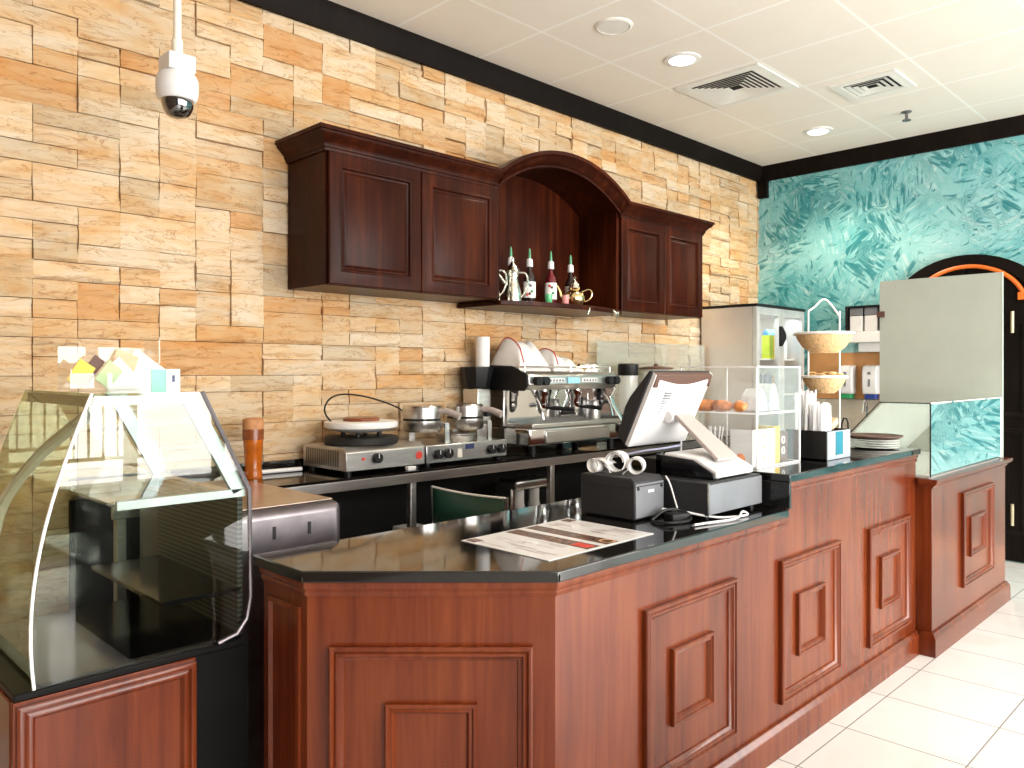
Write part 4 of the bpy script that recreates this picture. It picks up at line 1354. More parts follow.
ov = 0.022
lowpoly = [(A_.x - ov, A_.y - 0.009), (C_.x - 0.009, YF - ov), (2.83, YF - ov), (2.83, 2.095), (A_.x - ov, 2.095)]
b = B().prism(lowpoly, 'xy', 0.8735, HL)
single('counter_top', b, granite, 'glossy black granite counter top holding the menu sheet and till', 'counter top', base=(2.0, 1.7, 0.8735), bevel=0.004)
b = B().box(2.835, 4.28, YF - ov, 2.095, 1.0035, HU)
w = single('counter_top', b, granite, 'raised black granite counter top under the acrylic pastry case', 'counter top', base=(3.5, 1.7, 1.0035), bevel=0.004)
b = B().box(2.832, 2.848, YF - ov, 2.095, HL, 1.003)
bmesh.ops.translate(b.bm, verts=b.bm.verts, vec=V((-3.5, -1.7, -1.0035)))
e = obj('step_face', b, granite_edge, None, bevel=0.002)
e.parent = w

# lower wing counter at the far end
t = thing('wing_counter', 'short mahogany end counter under the angled glass case', 'counter', (4.97, 1.63, 0))
wxa, wxb, wya = 4.275, 5.655, 1.305
obj('body', B().box(wxa, wxb, wya, 1.95, 0, 0.855), mahog, t, bevel=0.002)
sk2 = [(o, z) for o, z in sk]
obj('skirting', B().sweep([(wxa, 1.36), (wxa, wya), (wxb, wya), (wxb, 1.95)], [(o, z) for o, z in sk]), mahog, t)
cp = [(0, 0.835), (0.008, 0.838), (0.012, 0.85), (0.03, 0.862), (0.034, 0.87), (0.034, HW), (0, HW)]
obj('top_moulding', B().sweep([(wxa, 1.36), (wxa, wya), (wxb, wya), (wxb, 1.95)], cp), mahog, t)
obj('top_board', B().box(wxa, wxb, wya, 1.95, 0.8555, HW), mahog, t)
square_panel((0, wya, 0), (1, 0, 0), (0, -1, 0), 4.75, 5.34, 0.25, 0.765, t)

# glass case on the wing
t = thing('salad_case', 'clear slant-backed glass case on the end counter by the frosted screen', 'display case', (4.95, 1.5, HW))
gz0, gz1 = HW, 1.262
gx0, gx1 = 4.285, 5.60
gy0 = 1.315
side = [(gy0, gz0 + 0.004), (gy0, gz1), (1.56, gz1), (1.90, gz0 + 0.004)]
obj('front_pane', B().box(gx0 + 0.007, gx1 - 0.007, gy0, gy0 + 0.006, gz0 + 0.005, gz1 - 0.007), mirror_gl, t)
obj('top_pane', B().box(gx0, gx1, gy0, 1.56, gz1 - 0.006, gz1), case_gl, t)
obj('side_pane', B().prism(side, 'yz', gx0, gx0 + 0.006), side_gl, t)
obj('side_pane', B().prism(side, 'yz', gx1 - 0.006, gx1), case_gl, t)
obj('back_panel', B().prism([(1.552, gz1 - 0.008), (1.560, gz1 - 0.008), (1.898, gz0 + 0.006), (1.885, gz0 + 0.006)], 'yz', gx0 + 0.008, gx1 - 0.008), white_pl, t, label='white sloping back panel')
obj('deck', B().box(gx0 + 0.008, gx1 - 0.008, gy0 + 0.008, 1.86, gz0 + 0.0005, gz0 + 0.012), white_mt, t, label='white deck')
b = B()
b.tube([(gx0, gy0, gz0 + 0.004), (gx0, gy0, gz1)], 0.0035, 6)
b.tube([(gx0, gy0, gz1), (gx0, 1.56, gz1), (gx0, 1.90, gz0 + 0.006)], 0.003, 6)
obj('black_seam', b, black, t)
b = B()
b.tube([(gx0, gy0, gz1), (gx1, gy0, gz1), (gx1, gy0, gz0 + 0.006)], 0.003, 6)
obj('bright_seam', b, edge_ac, t)
for xx in (4.62, 5.25):
    obj('corner_clip', B().box(xx, xx + 0.03, gy0 - 0.003, gy0 + 0.02, gz1 - 0.012, gz1 + 0.005), chrome, t)

# frosted screen behind the wing
t = thing('frosted_screen', 'large grey-green frosted glass screen in front of the arched door', 'glass screen', (5.70, 1.70, 0.885))
obj('pane', B().box(5.695, 5.705, 1.33, 2.075, 0.0, 2.05), frost, t, bevel=0.002)
obj('clamp', B().box(5.682, 5.718, 2.04, 2.09, 1.80, 1.84), brown, t, label='dark brown clamp')
obj('polished_edge', B().box(5.694, 5.706, 1.326, 1.3305, 0.0, 2.05), frost_edge, t)

# ================================================================ ON THE LOW COUNTER TOP
Z0 = HL
# laminated menu sheet
t = thing('menu_sheet', 'white laminated menu sheet with food pictures on the black counter', 'menu', (1.75, 1.65, Z0))
mc = [V((1.59, 1.448)), V((2.095, 1.457)), V((2.10, 1.823)), V((1.593, 1.813))]


def mq(u, v, dz=0):
    p = mc[0] * (1 - u) * (1 - v) + mc[1] * u * (1 - v) + mc[2] * u * v + mc[3] * (1 - u) * v
    return (p.x, p.y, Z0 + dz)


def quad(b, u0, u1, v0, v1, d0, d1):
    vs = [mq(u0, v0, d0), mq(u1, v0, d0), mq(u1, v1, d0), mq(u0, v1, d0), mq(u0, v0, d1), mq(u1, v0, d1), mq(u1, v1, d1), mq(u0, v1, d1)]
    b.add(vs, [(3, 2, 1, 0), (4, 5, 6, 7), (0, 1, 5, 4), (1, 2, 6, 5), (2, 3, 7, 6), (3, 0, 4, 7)])


b = B()
quad(b, 0, 1, 0, 1, 0.0005, 0.002)
gloss_paper = mat('gloss_paper', (0.82, 0.80, 0.79), 0.22, var=0.02)
obj('sheet', b, gloss_paper, t)
b = B()
quad(b, 0.36, 0.48, 0.03, 0.97, 0.002, 0.0024)
quad(b, 0.54, 0.66, 0.03, 0.97, 0.002, 0.0024)
quad(b, 0.02, 0.10, 0.86, 0.98, 0.002, 0.0024)
quad(b, 0.90, 0.98, 0.86, 0.98, 0.002, 0.0024)
obj('picture_band', b, mat('menu_print_brown', (0.16, 0.085, 0.06), 0.25, var=0.9, scale=45), t, label='dark strip of food pictures')
b = B()
rnd = random.Random(5)
for k in range(46):
    u = rnd.choice([rnd.uniform(0.05, 0.33), rnd.uniform(0.70, 0.95)])
    v = rnd.uniform(0.06, 0.84)
    quad(b, u, u + 0.012, v, v + rnd.uniform(0.08, 0.2), 0.002, 0.0023)
o = obj('text_lines', b, mat('menu_ink', (0.42, 0.36, 0.36), 0.4), t)
o['kind'] = 'stuff'
b = B()
quad(b, 0.38, 0.46, 0.06, 0.24, 0.0024, 0.0027)
obj('picture', b, red, t, label='red dish picture')
b = B()
pz = V(mq(0.61, 0.10, 0.0032))
b.lathe(pz.x, pz.y, [(0.018, pz.z), (0.026, pz.z + 0.0003)], 20, cap=False)
obj('picture', b, mat('menu_ring', (0.55, 0.30, 0.14), 0.4), t, label='round cup picture')

# receipt printer
px0, px1, py0, py1 = 2.215, 2.39, 1.62, 1.86
t = thing('receipt_printer', 'charcoal receipt printer left of the cash drawer', 'printer', (2.3, 1.74, Z0))
b = B()
b.prism([(py0, Z0 + 0.004), (py0, Z0 + 0.135), (py0 + 0.016, Z0 + 0.148), (py1, Z0 + 0.148), (py1, Z0 + 0.004)], 'yz', px0, px1)
obj('case', b, char, t, bevel=0.005)
obj('front_panel', B().box(px0 + 0.004, px1 - 0.004, py0 - 0.004, py0 + 0.002, Z0 + 0.01, Z0 + 0.128), grey_pl, t, bevel=0.002, label='grey front panel')
obj('panel_seam', B().box(px0 + 0.006, px1 - 0.006, py0 - 0.0055, py0 - 0.003, Z0 + 0.118, Z0 + 0.121), black, t)
for xx in (px0 + 0.016, px1 - 0.02):
    obj('latch', B().cyl_y(xx, Z0 + 0.112, 0.006, py0 - 0.007, py0 - 0.003, 10), black, t)
b = B()
for k, (w_, x_) in enumerate(((0.006, 0), (0.008, 0.009), (0.006, 0.019), (0.007, 0.027))):
    b.box(px0 + 0.075 + x_, px0 + 0.075 + x_ + w_, py0 - 0.0055, py0 - 0.003, Z0 + 0.094, Z0 + 0.104)
obj('logo', b, white_pl, t, label='small white lettering')
obj('lid_line', B().box(px0 - 0.001, px0 + 0.002, py0 + 0.01, py1 - 0.01, Z0 + 0.112, Z0 + 0.114), black, t)
zt = Z0 + 0.148


def coil(name, c, ax, r0, turns, w_, tail, label):
    """loose spiral of paper strip; axis direction ax (unit, horizontal)"""
    b = B()
    ax = V(ax).normalized()
    u = V((0, 0, 1)).cross(ax).normalized()
    pts = []
    n = int(turns * 24)
    for k in range(n + 1):
        a = 2 * PI * k / 24
        r = r0 * (0.72 + 0.28 * k / n)
        pts.append(V(c) + u * (r * math.cos(a)) + V((0, 0, 1)) * (r * math.sin(a)))
    for k in range(1, 7):
        pts.append(pts[n] + (u * tail * k / 6) + V((0, 0, -0.5 * r0 * (k / 6) ** 2)))
    vs = []
    for p in pts:
        vs += [p - ax * w_ / 2, p + ax * w_ / 2]
    b.add(vs, [(2 * i, 2 * i + 1, 2 * i + 3, 2 * i + 2) for i in range(len(pts) - 1)])
    o = single(name, b, paper, label, 'paper roll', 'curled receipt paper', sharp=80)
    o.modifiers.new('thick', 'SOLIDIFY').thickness = 0.0012
    return o


coil('receipt_roll', (2.31, 1.68, zt + 0.034), (-0.9, -0.45, 0), 0.032, 2.6, 0.05, -0.02, 'open curl of white receipt paper at the right of the printer top')
coil('receipt_roll', (2.285, 1.745, zt + 0.045), (-0.95, -0.32, 0), 0.040, 1.6, 0.06, 0.015, 'taller curl of white receipt paper in the middle of the printer top')
coil('receipt_roll', (2.26, 1.82, zt + 0.030), (-1.0, 0.05, 0), 0.029, 1.2, 0.055, 0.055, 'flat trailing curl of white receipt paper at the left of the printer top')

# cash drawer
dx0, dx1, dy0, dy1 = 2.42, 2.80, 1.455, 1.86
t = thing('cash_drawer', 'wide charcoal cash drawer below the till', 'cash drawer', (2.61, 1.65, Z0))
obj('case', B().box(dx0, dx1, dy0 + 0.004, dy1, Z0 + 0.014, Z0 + 0.128), char, t, bevel=0.003)
fp = obj('drawer_front', B().box(dx0 + 0.003, dx1 - 0.003, dy0 - 0.004, dy0 + 0.004, Z0 + 0.018, Z0 + 0.122), grey_pl, t, bevel=0.002, label='blue-grey drawer front')
b = B()
b.box(dx0 - 0.001, dx0 + 0.003, dy0 - 0.002, dy0 + 0.004, Z0 + 0.014, Z0 + 0.128)
obj('edge_strip', b, steel, t, label='bright corner strip')
for xx in (dx0 + 0.03, dx1 - 0.03):
    for yy in (dy0 + 0.03, dy1 - 0.03):
        obj('foot', B().cyl(xx, yy, 0.012, Z0, Z0 + 0.015, 10), black, t)
ZD = Z0 + 0.128
# till terminal
t = thing('till_terminal', 'white touch screen till seen from behind on the cash drawer', 'till', (2.66, 1.62, ZD))
bx0, bx1 = 2.50, 2.775
b = B()
b.prism([(1.475, ZD + 0.006), (1.475, ZD + 0.03), (1.56, ZD + 0.072), (1.70, ZD + 0.085), (1.70, ZD + 0.006)], 'yz', bx0 + 0.012, bx1)
obj('base', b, white_pl, t, bevel=0.006, seg=3)
b = B()
b.prism([(1.48, ZD + 0.004), (1.485, ZD + 0.022), (1.57, ZD + 0.066), (1.73, ZD + 0.078), (1.73, ZD + 0.004)], 'yz', bx0, bx0 + 0.011)
obj('base_side', b, black_gl, t, bevel=0.002, label='black base side')
obj('base_rear', B().box(bx0, bx1 - 0.02, 1.701, 1.80, ZD + 0.002, ZD + 0.06), black, t, bevel=0.004)
for xx in (bx0 + 0.03, bx1 - 0.03):
    obj('foot', B().box(xx - 0.012, xx + 0.012, 1.485, 1.51, ZD, ZD + 0.007), black, t)
# neck plate rising from base front to the screen back
b = B()
nv = [(2.575, 1.515, ZD + 0.058), (2.715, 1.515, ZD + 0.058), (2.675, 1.70, ZD + 0.215), (2.575, 1.70, ZD + 0.215)]
dv = V((0, -0.010, 0.012))
b.add([V(p) for p in nv] + [V(p) + dv for p in nv], [(3, 2, 1, 0), (4, 5, 6, 7), (0, 1, 5, 4), (1, 2, 6, 5), (2, 3, 7, 6), (3, 0, 4, 7)])
nk = obj('neck', b, warm_gr, t, bevel=0.003, label='warm grey neck plate')
b = B()
c0 = V((2.635, 1.605, ZD + 0.146))
b.tube([c0 + V((0.02 * math.cos(a), 0.02 * math.sin(a) * 0.76, 0.02 * math.sin(a) * 0.64)) for a in [2 * PI * k / 16 for k in range(13)]], 0.002, 6)
sub('emblem', b, grey_pl, nk, t)
b = B()
M = Matrix.Translation((2.565, 1.72, ZD + 0.215)) @ Matrix.Rotation(R(90), 4, 'Y')
b.lathe(0, 0, [(0.022, 0), (0.022, 0.12)], 20, M)
obj('pivot', b, white_pl, t)
# screen: slab tilted back, facing the aisle; bottom pushed to the aisle
sx0, sx1 = 2.44, 2.835
top_p, bot_p = V((1.675, 1.402)), V((1.805, 1.128))     # (y, z) of the customer-side back face
dirv = (top_p - bot_p).normalized()
nrm = V((-dirv.y, dirv.x))
nrm = V((0.823, 0.567)) if nrm.x < 0 else nrm      # towards the operator and up


def scr(s, d):
    p = bot_p.lerp(top_p, s) + nrm * d
    return (p.x, p.y)


b = B()
# white bulged back shell
nseg = 24
vs, fs = [], []
rows = []
for j in range(nseg + 1):
    s = j / nseg
    for i in range(nseg + 1):
        u = i / nseg
        bulge = -0.030 * (max(0, math.sin(PI * u)) ** 0.6) * (max(0, math.sin(PI * min(1, s * 1.0 + 0.0))) ** 0.5)
        p = scr(s * (1 - 0.10 * math.sin(PI * u)), 0.012 + bulge)
        sh = 0.0 if s < 0.999 else -0.0
        vs.append((sx0 + (sx1 - sx0) * u, p[0], p[1]))
m_ = nseg + 1
fs = [(j * m_ + i, j * m_ + i + 1, (j + 1) * m_ + i + 1, (j + 1) * m_ + i) for j in range(nseg) for i in range(nseg)]
k0 = len(vs)
for (u, s) in ((0, 0), (1, 0), (1, 1), (0, 1)):
    p = scr(s, 0.032)
    vs.append((sx0 + (sx1 - sx0) * u, p[0], p[1]))
fs.append((k0, k0 + 1, k0 + 2, k0 + 3))
fs.append(tuple(range(0, m_)) + (k0 + 1, k0))
fs.append(tuple(nseg * m_ + i for i in range(m_)) + (k0 + 2, k0 + 3))
fs.append(tuple(j * m_ for j in range(m_)) + (k0 + 3, k0))
fs.append(tuple(j * m_ + nseg for j in range(m_)) + (k0 + 2, k0 + 1))
b.add(vs, fs)
sb = obj('screen_back', b, white_pl, t, label='white bulged screen back')
b = B()
pts = [scr(-0.01, 0.028), scr(1.01, 0.028), scr(1.0, 0.045), scr(0.55, 0.085), scr(0.40, 0.090), scr(0.02, 0.075)]
b.prism(pts, 'yz', sx0 - 0.006, sx1 + 0.006)
obj('screen_bezel', b, char, t, bevel=0.006, label='charcoal screen bezel')
b = B()
pts = [scr(0.84, 0.004), scr(1.0, 0.010), scr(1.0, 0.0315), scr(0.84, 0.0315)]
b.prism(pts, 'yz', sx0 + 0.004, sx1 - 0.004)
obj('vent_strip', b, brown, t, bevel=0.002, label='brown vent strip along the top')
b = B()
for k in range(9):
    s = 0.50 + 0.035 * k
    u = 0.20
    p = scr(s, -0.0105)
    q = scr(s + 0.013, -0.0105)
    b.prism([p, q, scr(s + 0.013, -0.004), scr(s, -0.004)], 'yz', sx0 + 0.075, sx0 + 0.12)
sub('vent_slots', b, grey_pl, sb, t)

# cables on the counter
single('power_adapter', B().box(2.30, 2.38, 1.505, 1.555, Z0 + 0.001, Z0 + 0.030, rot=R(-18)), black, 'black power adapter block in front of the receipt printer', 'adapter', bevel=0.006)
single('power_cable', B().tube([(2.335, 1.59, Z0 + 0.035), (2.38, 1.545, Z0 + 0.028), (2.44, 1.44, Z0 + 0.008), (2.53, 1.405, Z0 + 0.006), (2.60, 1.395, Z0 + 0.006), (2.585, 1.42, Z0 + 0.02), (2.5, 1.38, Z0 + 0.006), (2.37, 1.415, Z0 + 0.006), (2.29, 1.43, Z0 + 0.006)], 0.004, 8, 2), white_pl, 'white cable looping over the counter edge before the cash drawer', 'cable')
single('power_cable', B().tube([(2.405, 1.62, Z0 + 0.14), (2.40, 1.60, Z0 + 0.12), (2.395, 1.575, Z0 + 0.06), (2.40, 1.56, Z0 + 0.006), (2.41, 1.52, Z0 + 0.005)], 0.003, 8, 2), paper, 'thin white cable hanging down beside the receipt printer', 'cable')
single('power_cable', B().tube([(2.26, 1.58, Z0 + 0.006), (2.33, 1.57, Z0 + 0.04), (2.39, 1.53, Z0 + 0.03), (2.36, 1.475, Z0 + 0.006), (2.26, 1.50, Z0 + 0.006), (2.24, 1.56, Z0 + 0.006)], 0.005, 8, 2), black, 'black cable coiled around the adapter block', 'cable')
single('data_cable', B().tube([(2.50, 1.86, 1.10), (2.53, 1.80, 1.115), (2.56, 1.74, 1.125), (2.60, 1.68, 1.14)], 0.004, 8, 1), mat('pale_blue_cable', (0.55, 0.58, 0.80), 0.4), 'pale lilac cable behind the till screen', 'cable')

# ================================================================ ON THE RAISED COUNTER TOP
Z0 = HU
ax0, ax1, ay0, ay1, az1 = 2.905, 3.285, 1.53, 1.88, 1.438
t = thing('pastry_case', 'clear acrylic two-shelf pastry case on the raised counter', 'display case', (3.1, 1.7, Z0))
zm = 1.253
obj('front_pane', B().box(ax0, ax1, ay0, ay0 + 0.004, Z0 + 0.001, az1), acryl, t)
obj('side_pane', B().box(ax0, ax0 + 0.004, ay0 + 0.005, ay1, Z0 + 0.001, az1), acryl, t)
obj('side_pane', B().box(ax1 - 0.004, ax1, ay0 + 0.005, ay1, Z0 + 0.001, az1), acryl, t)
obj('top_pane', B().box(ax0, ax1, ay0, ay1, az1 + 0.0005, az1 + 0.005), acryl, t)
obj('shelf', B().box(ax0 + 0.005, ax1 - 0.005, ay0 + 0.005, ay1, zm - 0.005, zm), acryl, t)
obj('floor_pane', B().box(ax0 + 0.005, ax1 - 0.005, ay0 + 0.005, ay1, Z0 + 0.001, Z0 + 0.006), acryl, t)
b = B()
e = 0.003
for (x, y) in ((ax0, ay0), (ax1, ay0), (ax0, ay1), (ax1, ay1)):
    b.box(x - e, x + e, y - e, y + e, Z0 + 0.001, az1 + 0.006)
for z in (Z0 + 0.004, zm, az1 + 0.003):
    b.box(ax0, ax1, ay0 - e, ay0 + e, z - e, z + e)
    b.box(ax0 - e, ax0 + e, ay0, ay1, z - e, z + e)
    b.box(ax1 - e, ax1 + e, ay0, ay1, z - e, z + e)
obj('polished_edges', b, edge_ac, t)
# pastries on the upper shelf
pz = zm


def croissant(x, y, rz, label):
    b = B()
    pts, rr = [], []
    for k in range(9):
        a = R(-80) + R(160) * k / 8
        pts.append((x + 0.05 * math.sin(a) * math.cos(rz) - 0.03 * math.cos(a) * math.sin(rz), y + 0.05 * math.sin(a) * math.sin(rz) + 0.03 * math.cos(a) * math.cos(rz), pz + 0.026))
        rr.append(0.010 + 0.016 * math.sin(PI * (k + 0.5) / 9))
    b.tube(pts, rr, 10)
    single('croissant', b, crust, label, 'croissant', 'croissants in the acrylic case', sharp=60)


for k, (x, y, rz, lab) in enumerate(((2.955, 1.60, 0.4, 'golden croissant at the near corner of the acrylic case shelf'), (2.965, 1.70, 1.2, 'golden croissant in the middle of the acrylic case shelf side'), (2.96, 1.80, 2.4, 'golden croissant deepest in the acrylic case shelf side'))):
    croissant(x, y, rz, lab)
for k, (x, y, w_, h, lab) in enumerate(((3.09, 1.64, 0.09, 0.10, 'clear wrapped white sandwich pack, left on the acrylic case shelf'), (3.20, 1.64, 0.08, 0.12, 'clear wrapped white sandwich pack, right on the acrylic case shelf'))):
    b = B()
    b.prism([(x - w_ / 2, pz + 0.001), (x + w_ / 2, pz + 0.001), (x + w_ * .42, pz + h * .6), (x, pz + h), (x - w_ * .42, pz + h * .65)], 'xz', y - 0.04, y + 0.04)
    single('sandwich_pack', b, mat('wrap%d' % k, (0.74, 0.78, 0.80), 0.2, var=0.2, scale=30), lab, 'sandwich pack', 'wrapped packs in the acrylic case', bevel=0.006)
fz = Z0 + 0.006
t = thing('price_card', 'white folded card with three gold spots inside the acrylic case', 'card', (3.02, 1.60, fz))
b = B()
b.box(2.93, 3.12, 1.56, 1.566, fz, fz + 0.145)
b.box(2.93, 2.936, 1.566, 1.66, fz, fz + 0.145)
obj('card', b, paper, t)
b = B()
for k in range(3):
    b.cyl_y(3.025, fz + 0.03 + k * 0.042, 0.010, 1.558, 1.5605, 14)
obj('gold_spot', b, mat('gold_ink', (0.62, 0.47, 0.20), 0.4), t)
t = thing('snack_box', 'yellow and brown snack box with two white rings in the acrylic case', 'box', (3.2, 1.6, fz))
obj('carton', B().box(3.135, 3.185, 1.57, 1.66, fz, fz + 0.15), yellow, t, bevel=0.002)
ck = obj('flap', B().box(3.186, 3.26, 1.57, 1.66, fz, fz + 0.125), brown, t, bevel=0.002)
for z in (0.045, 0.09):
    q = B()
    q.tube([(3.21 + 0.012 * math.cos(a), 1.568, fz + z + 0.014 * math.sin(a)) for a in [2 * PI * k / 16 for k in range(16)]], 0.003, 6, closed=True)
    sub('white_ring', q, paper, ck, t)
t = thing('cutlery_cup', 'clear cup of white sticks inside the acrylic case', 'cup', (2.955, 1.74, fz))
obj('cup', B().lathe(2.955, 1.74, [(0.028, fz), (0.034, fz + 0.085)], 20), acryl, t)
for k in range(9):
    a = k * 0.7
    obj('stick', B().tube([(2.955 + 0.012 * math.cos(a), 1.74 + 0.012 * math.sin(a), fz + 0.004), (2.955 + 0.03 * math.cos(a), 1.74 + 0.03 * math.sin(a), fz + 0.15)], 0.003, 6), sticks_m, t)
single('orange_fruit', B().blob((2.945, 1.615, fz + 0.027), 0.027, 0.027, 0.027), mat('orange_peel', (0.80, 0.22, 0.03), 0.4, bump=0.2, scale=200), 'small orange lying in the acrylic case below the croissants', 'orange')

# straw holder
t = thing('straw_holder', 'black straw and napkin holder with blue sticker on the raised counter', 'straw holder', (3.51, 1.55, Z0))
hx0, hx1, hy0, hy1 = 3.385, 3.63, 1.455, 1.64
b = B()
b.box(hx0, hx1, hy0, hy0 + 0.006, Z0, Z0 + 0.128)
b.box(hx0, hx1, hy1 - 0.006, hy1, Z0, Z0 + 0.128)
b.box(hx0, hx0 + 0.006, hy0 + 0.006, hy1 - 0.006, Z0, Z0 + 0.128)
b.box(hx1 - 0.006, hx1, hy0 + 0.006, hy1 - 0.006, Z0, Z0 + 0.128)
b.box(hx0, hx1, hy0, hy1, Z0, Z0 + 0.006)
b.box(3.50, 3.506, hy0 + 0.006, hy1 - 0.006, Z0, Z0 + 0.12)
obj('box', b, black, t)
fp = obj('front_face', B().box(hx0 + 0.002, hx1 - 0.002, hy0 - 0.004, hy0, Z0 + 0.002, Z0 + 0.126), mat('silver_grey', (0.36, 0.38, 0.42), 0.35), t, label='silver grey front face')
sub('sticker', B().box(3.47, 3.545, hy0 - 0.0055, hy0 - 0.004, Z0 + 0.02, Z0 + 0.122), teal_st, fp, t, label='blue sticker')
sub('sticker', B().box(3.555, 3.59, hy0 - 0.0055, hy0 - 0.004, Z0 + 0.02, Z0 + 0.122), paper, fp, t, label='white sticker')
rnd = random.Random(3)
first = None
labs = []
for k in range(26):
    i, j = k % 7, k // 7
    x = hx0 + 0.018 + i * 0.0155
    y = hy0 + 0.03 + j * 0.038
    h = 0.29 if j >= 2 else 0.235
    h += rnd.uniform(-0.012, 0.012)
    b = B()
    b.box(-0.0062, 0.0062, -0.0035, 0.0035, 0, h)
    o = obj('wrapped_straw', b, sticks_m)
    o.location = (x, y, Z0 + 0.007)
    o.rotation_euler = (rnd.uniform(-0.03, 0.03), rnd.uniform(-0.03, 0.03), rnd.uniform(-0.4, 0.4))
    tag(o, 'paper-wrapped white drinking straw standing in the black straw holder', 'straw', 'wrapped straws in the holder')
single('sugar_sachet', B().box(3.525, 3.545, 1.54, 1.61, Z0 + 0.007, Z0 + 0.19), navy, 'dark blue sachet packet standing upright in the straw holder', 'sachet', bevel=0.002)
b = B()
b.box(3.55, 3.62, 1.50, 1.62, Z0 + 0.135, Z0 + 0.165, tilt=Matrix.Translation((3.585, 1.56, 1.18)) @ Matrix.Rotation(R(-24), 4, 'Y') @ Matrix.Translation((-3.585, -1.56, -1.18)))
single('kraft_packet', b, kraft_lt, 'tan kraft packet leaning on the right of the straw holder', 'packet', bevel=0.003)
single('wire_clip', B().tube([(3.66, 1.475, Z0 + 0.004), (3.655, 1.47, Z0 + 0.10), (3.65, 1.47, Z0 + 0.17), (3.66, 1.50, Z0 + 0.175), (3.668, 1.51, Z0 + 0.06), (3.70, 1.48, Z0 + 0.004)], 0.004, 6, 1), black, 'bent dark wire clip standing right of the straw holder', 'clip')

# stacked plates with brown round on top
px, py = 4.15, 1.54
for k in range(4):
    z = Z0 + k * 0.012
    single('plate', B().lathe(px, py, [(0.0, z + 0.003), (0.075, z + 0.0005), (0.12, z + 0.008), (0.121, z + 0.0105), (0.075, z + 0.006), (0.0, z + 0.006)], 40), porcel,
           ['white plate at the bottom of the stack by the glass case', 'white plate second from the bottom of the stack by the glass case', 'white plate third from the bottom of the stack by the glass case', 'white plate just under the brown tray in the stack'][k], 'plate', 'stacked white plates')
single('round_tray', B().lathe(px, py, [(0.0, Z0 + 0.049), (0.11, Z0 + 0.049), (0.135, Z0 + 0.060), (0.136, Z0 + 0.066), (0.11, Z0 + 0.057), (0, Z0 + 0.056)], 40), brown, 'brown round tray topping the stack of white plates', 'tray')

# wire basket stand
bx, by = 4.085, 1.77
t = thing('basket_stand', 'two-tier white wire basket stand on the raised counter', 'basket stand', (bx, by, Z0))
dx_, dy_ = 0.058, -0.058
p1, p2 = V((bx - 0.058, by + 0.058, 0)), V((bx + 0.058, by - 0.058, 0))
z_top = 1.74
obj('upright', B().tube([p1 + V((0, 0, Z0 + 0.012)), p1 + V((0, 0, z_top))], 0.0045, 8), white_mt, t)
obj('upright', B().tube([p2 + V((0, 0, Z0 + 0.012)), p2 + V((0, 0, z_top))], 0.0045, 8), white_mt, t)
obj('arch', B().tube([p1 + V((0, 0, z_top)), p1 * .8 + p2 * .2 + V((0, 0, z_top + 0.02)), (p1 + p2) / 2 + V((0, 0, z_top + 0.075)), p1 * .2 + p2 * .8 + V((0, 0, z_top + 0.02)), p2 + V((0, 0, z_top - 0.03))], 0.005, 8, 2), white_mt, t)
obj('foot_ring', B().lathe(bx, by, [(0.10, Z0), (0.112, Z0), (0.112, Z0 + 0.012), (0.10, Z0 + 0.012), (0.10, Z0)], 32, cap=False), white_mt, t)


def basket(zr, r, h, label):
    t2 = thing('cane_basket', label, 'basket', (bx, by, zr - h), 0, 'cane baskets on the wire stand')
    prof = [(0.0, zr - h), (r * 0.45, zr - h), (r * 0.72, zr - h * 0.72), (r * 0.9, zr - h * 0.35), (r, zr), (r * 0.985, zr + 0.002), (r * 0.88, zr - h * 0.34), (r * 0.69, zr - h * 0.68), (r * 0.42, zr - h * 0.93), (0, zr - h * 0.93)]
    obj('bowl', B().lathe(bx, by, prof, 40), wicker, t2)
    obj('rim', B().tube([(bx + r * math.cos(a), by + r * math.sin(a), zr) for a in [2 * PI * k / 40 for k in range(40)]], 0.004, 6, closed=True), white_mt, t2)


obj('tier_hoop', B().tube([(bx + 0.152 * math.cos(a), by + 0.152 * math.sin(a), 1.618) for a in [2 * PI * k / 40 for k in range(40)]], 0.004, 6, closed=True), white_mt, t)
obj('tier_hoop', B().tube([(bx + 0.117 * math.cos(a), by + 0.117 * math.sin(a), 1.392) for a in [2 * PI * k / 40 for k in range(40)]], 0.004, 6, closed=True), white_mt, t)
basket(1.625, 0.146, 0.105, 'round cane basket on the upper tier of the wire stand')
basket(1.399, 0.111, 0.09, 'smaller cane basket with crisps on the lower tier')
for k in range(14):
    a, rr = k * 2.4, 0.085 * math.sqrt((k + 0.5) / 14)
    b = B()
    b.blob((bx + rr * math.cos(a), by + rr * math.sin(a), 1.40 + 0.008 * (k % 3)), 0.024, 0.018, 0.006, 10, 6, rot=a)
    single('crisp', b, mat('crisp_yellow', (0.85, 0.60, 0.28), 0.6) if k == 0 else MATS['crisp_yellow'], 'thin golden crisp piled in the lower cane basket', 'crisp', 'crisps in the lower basket')

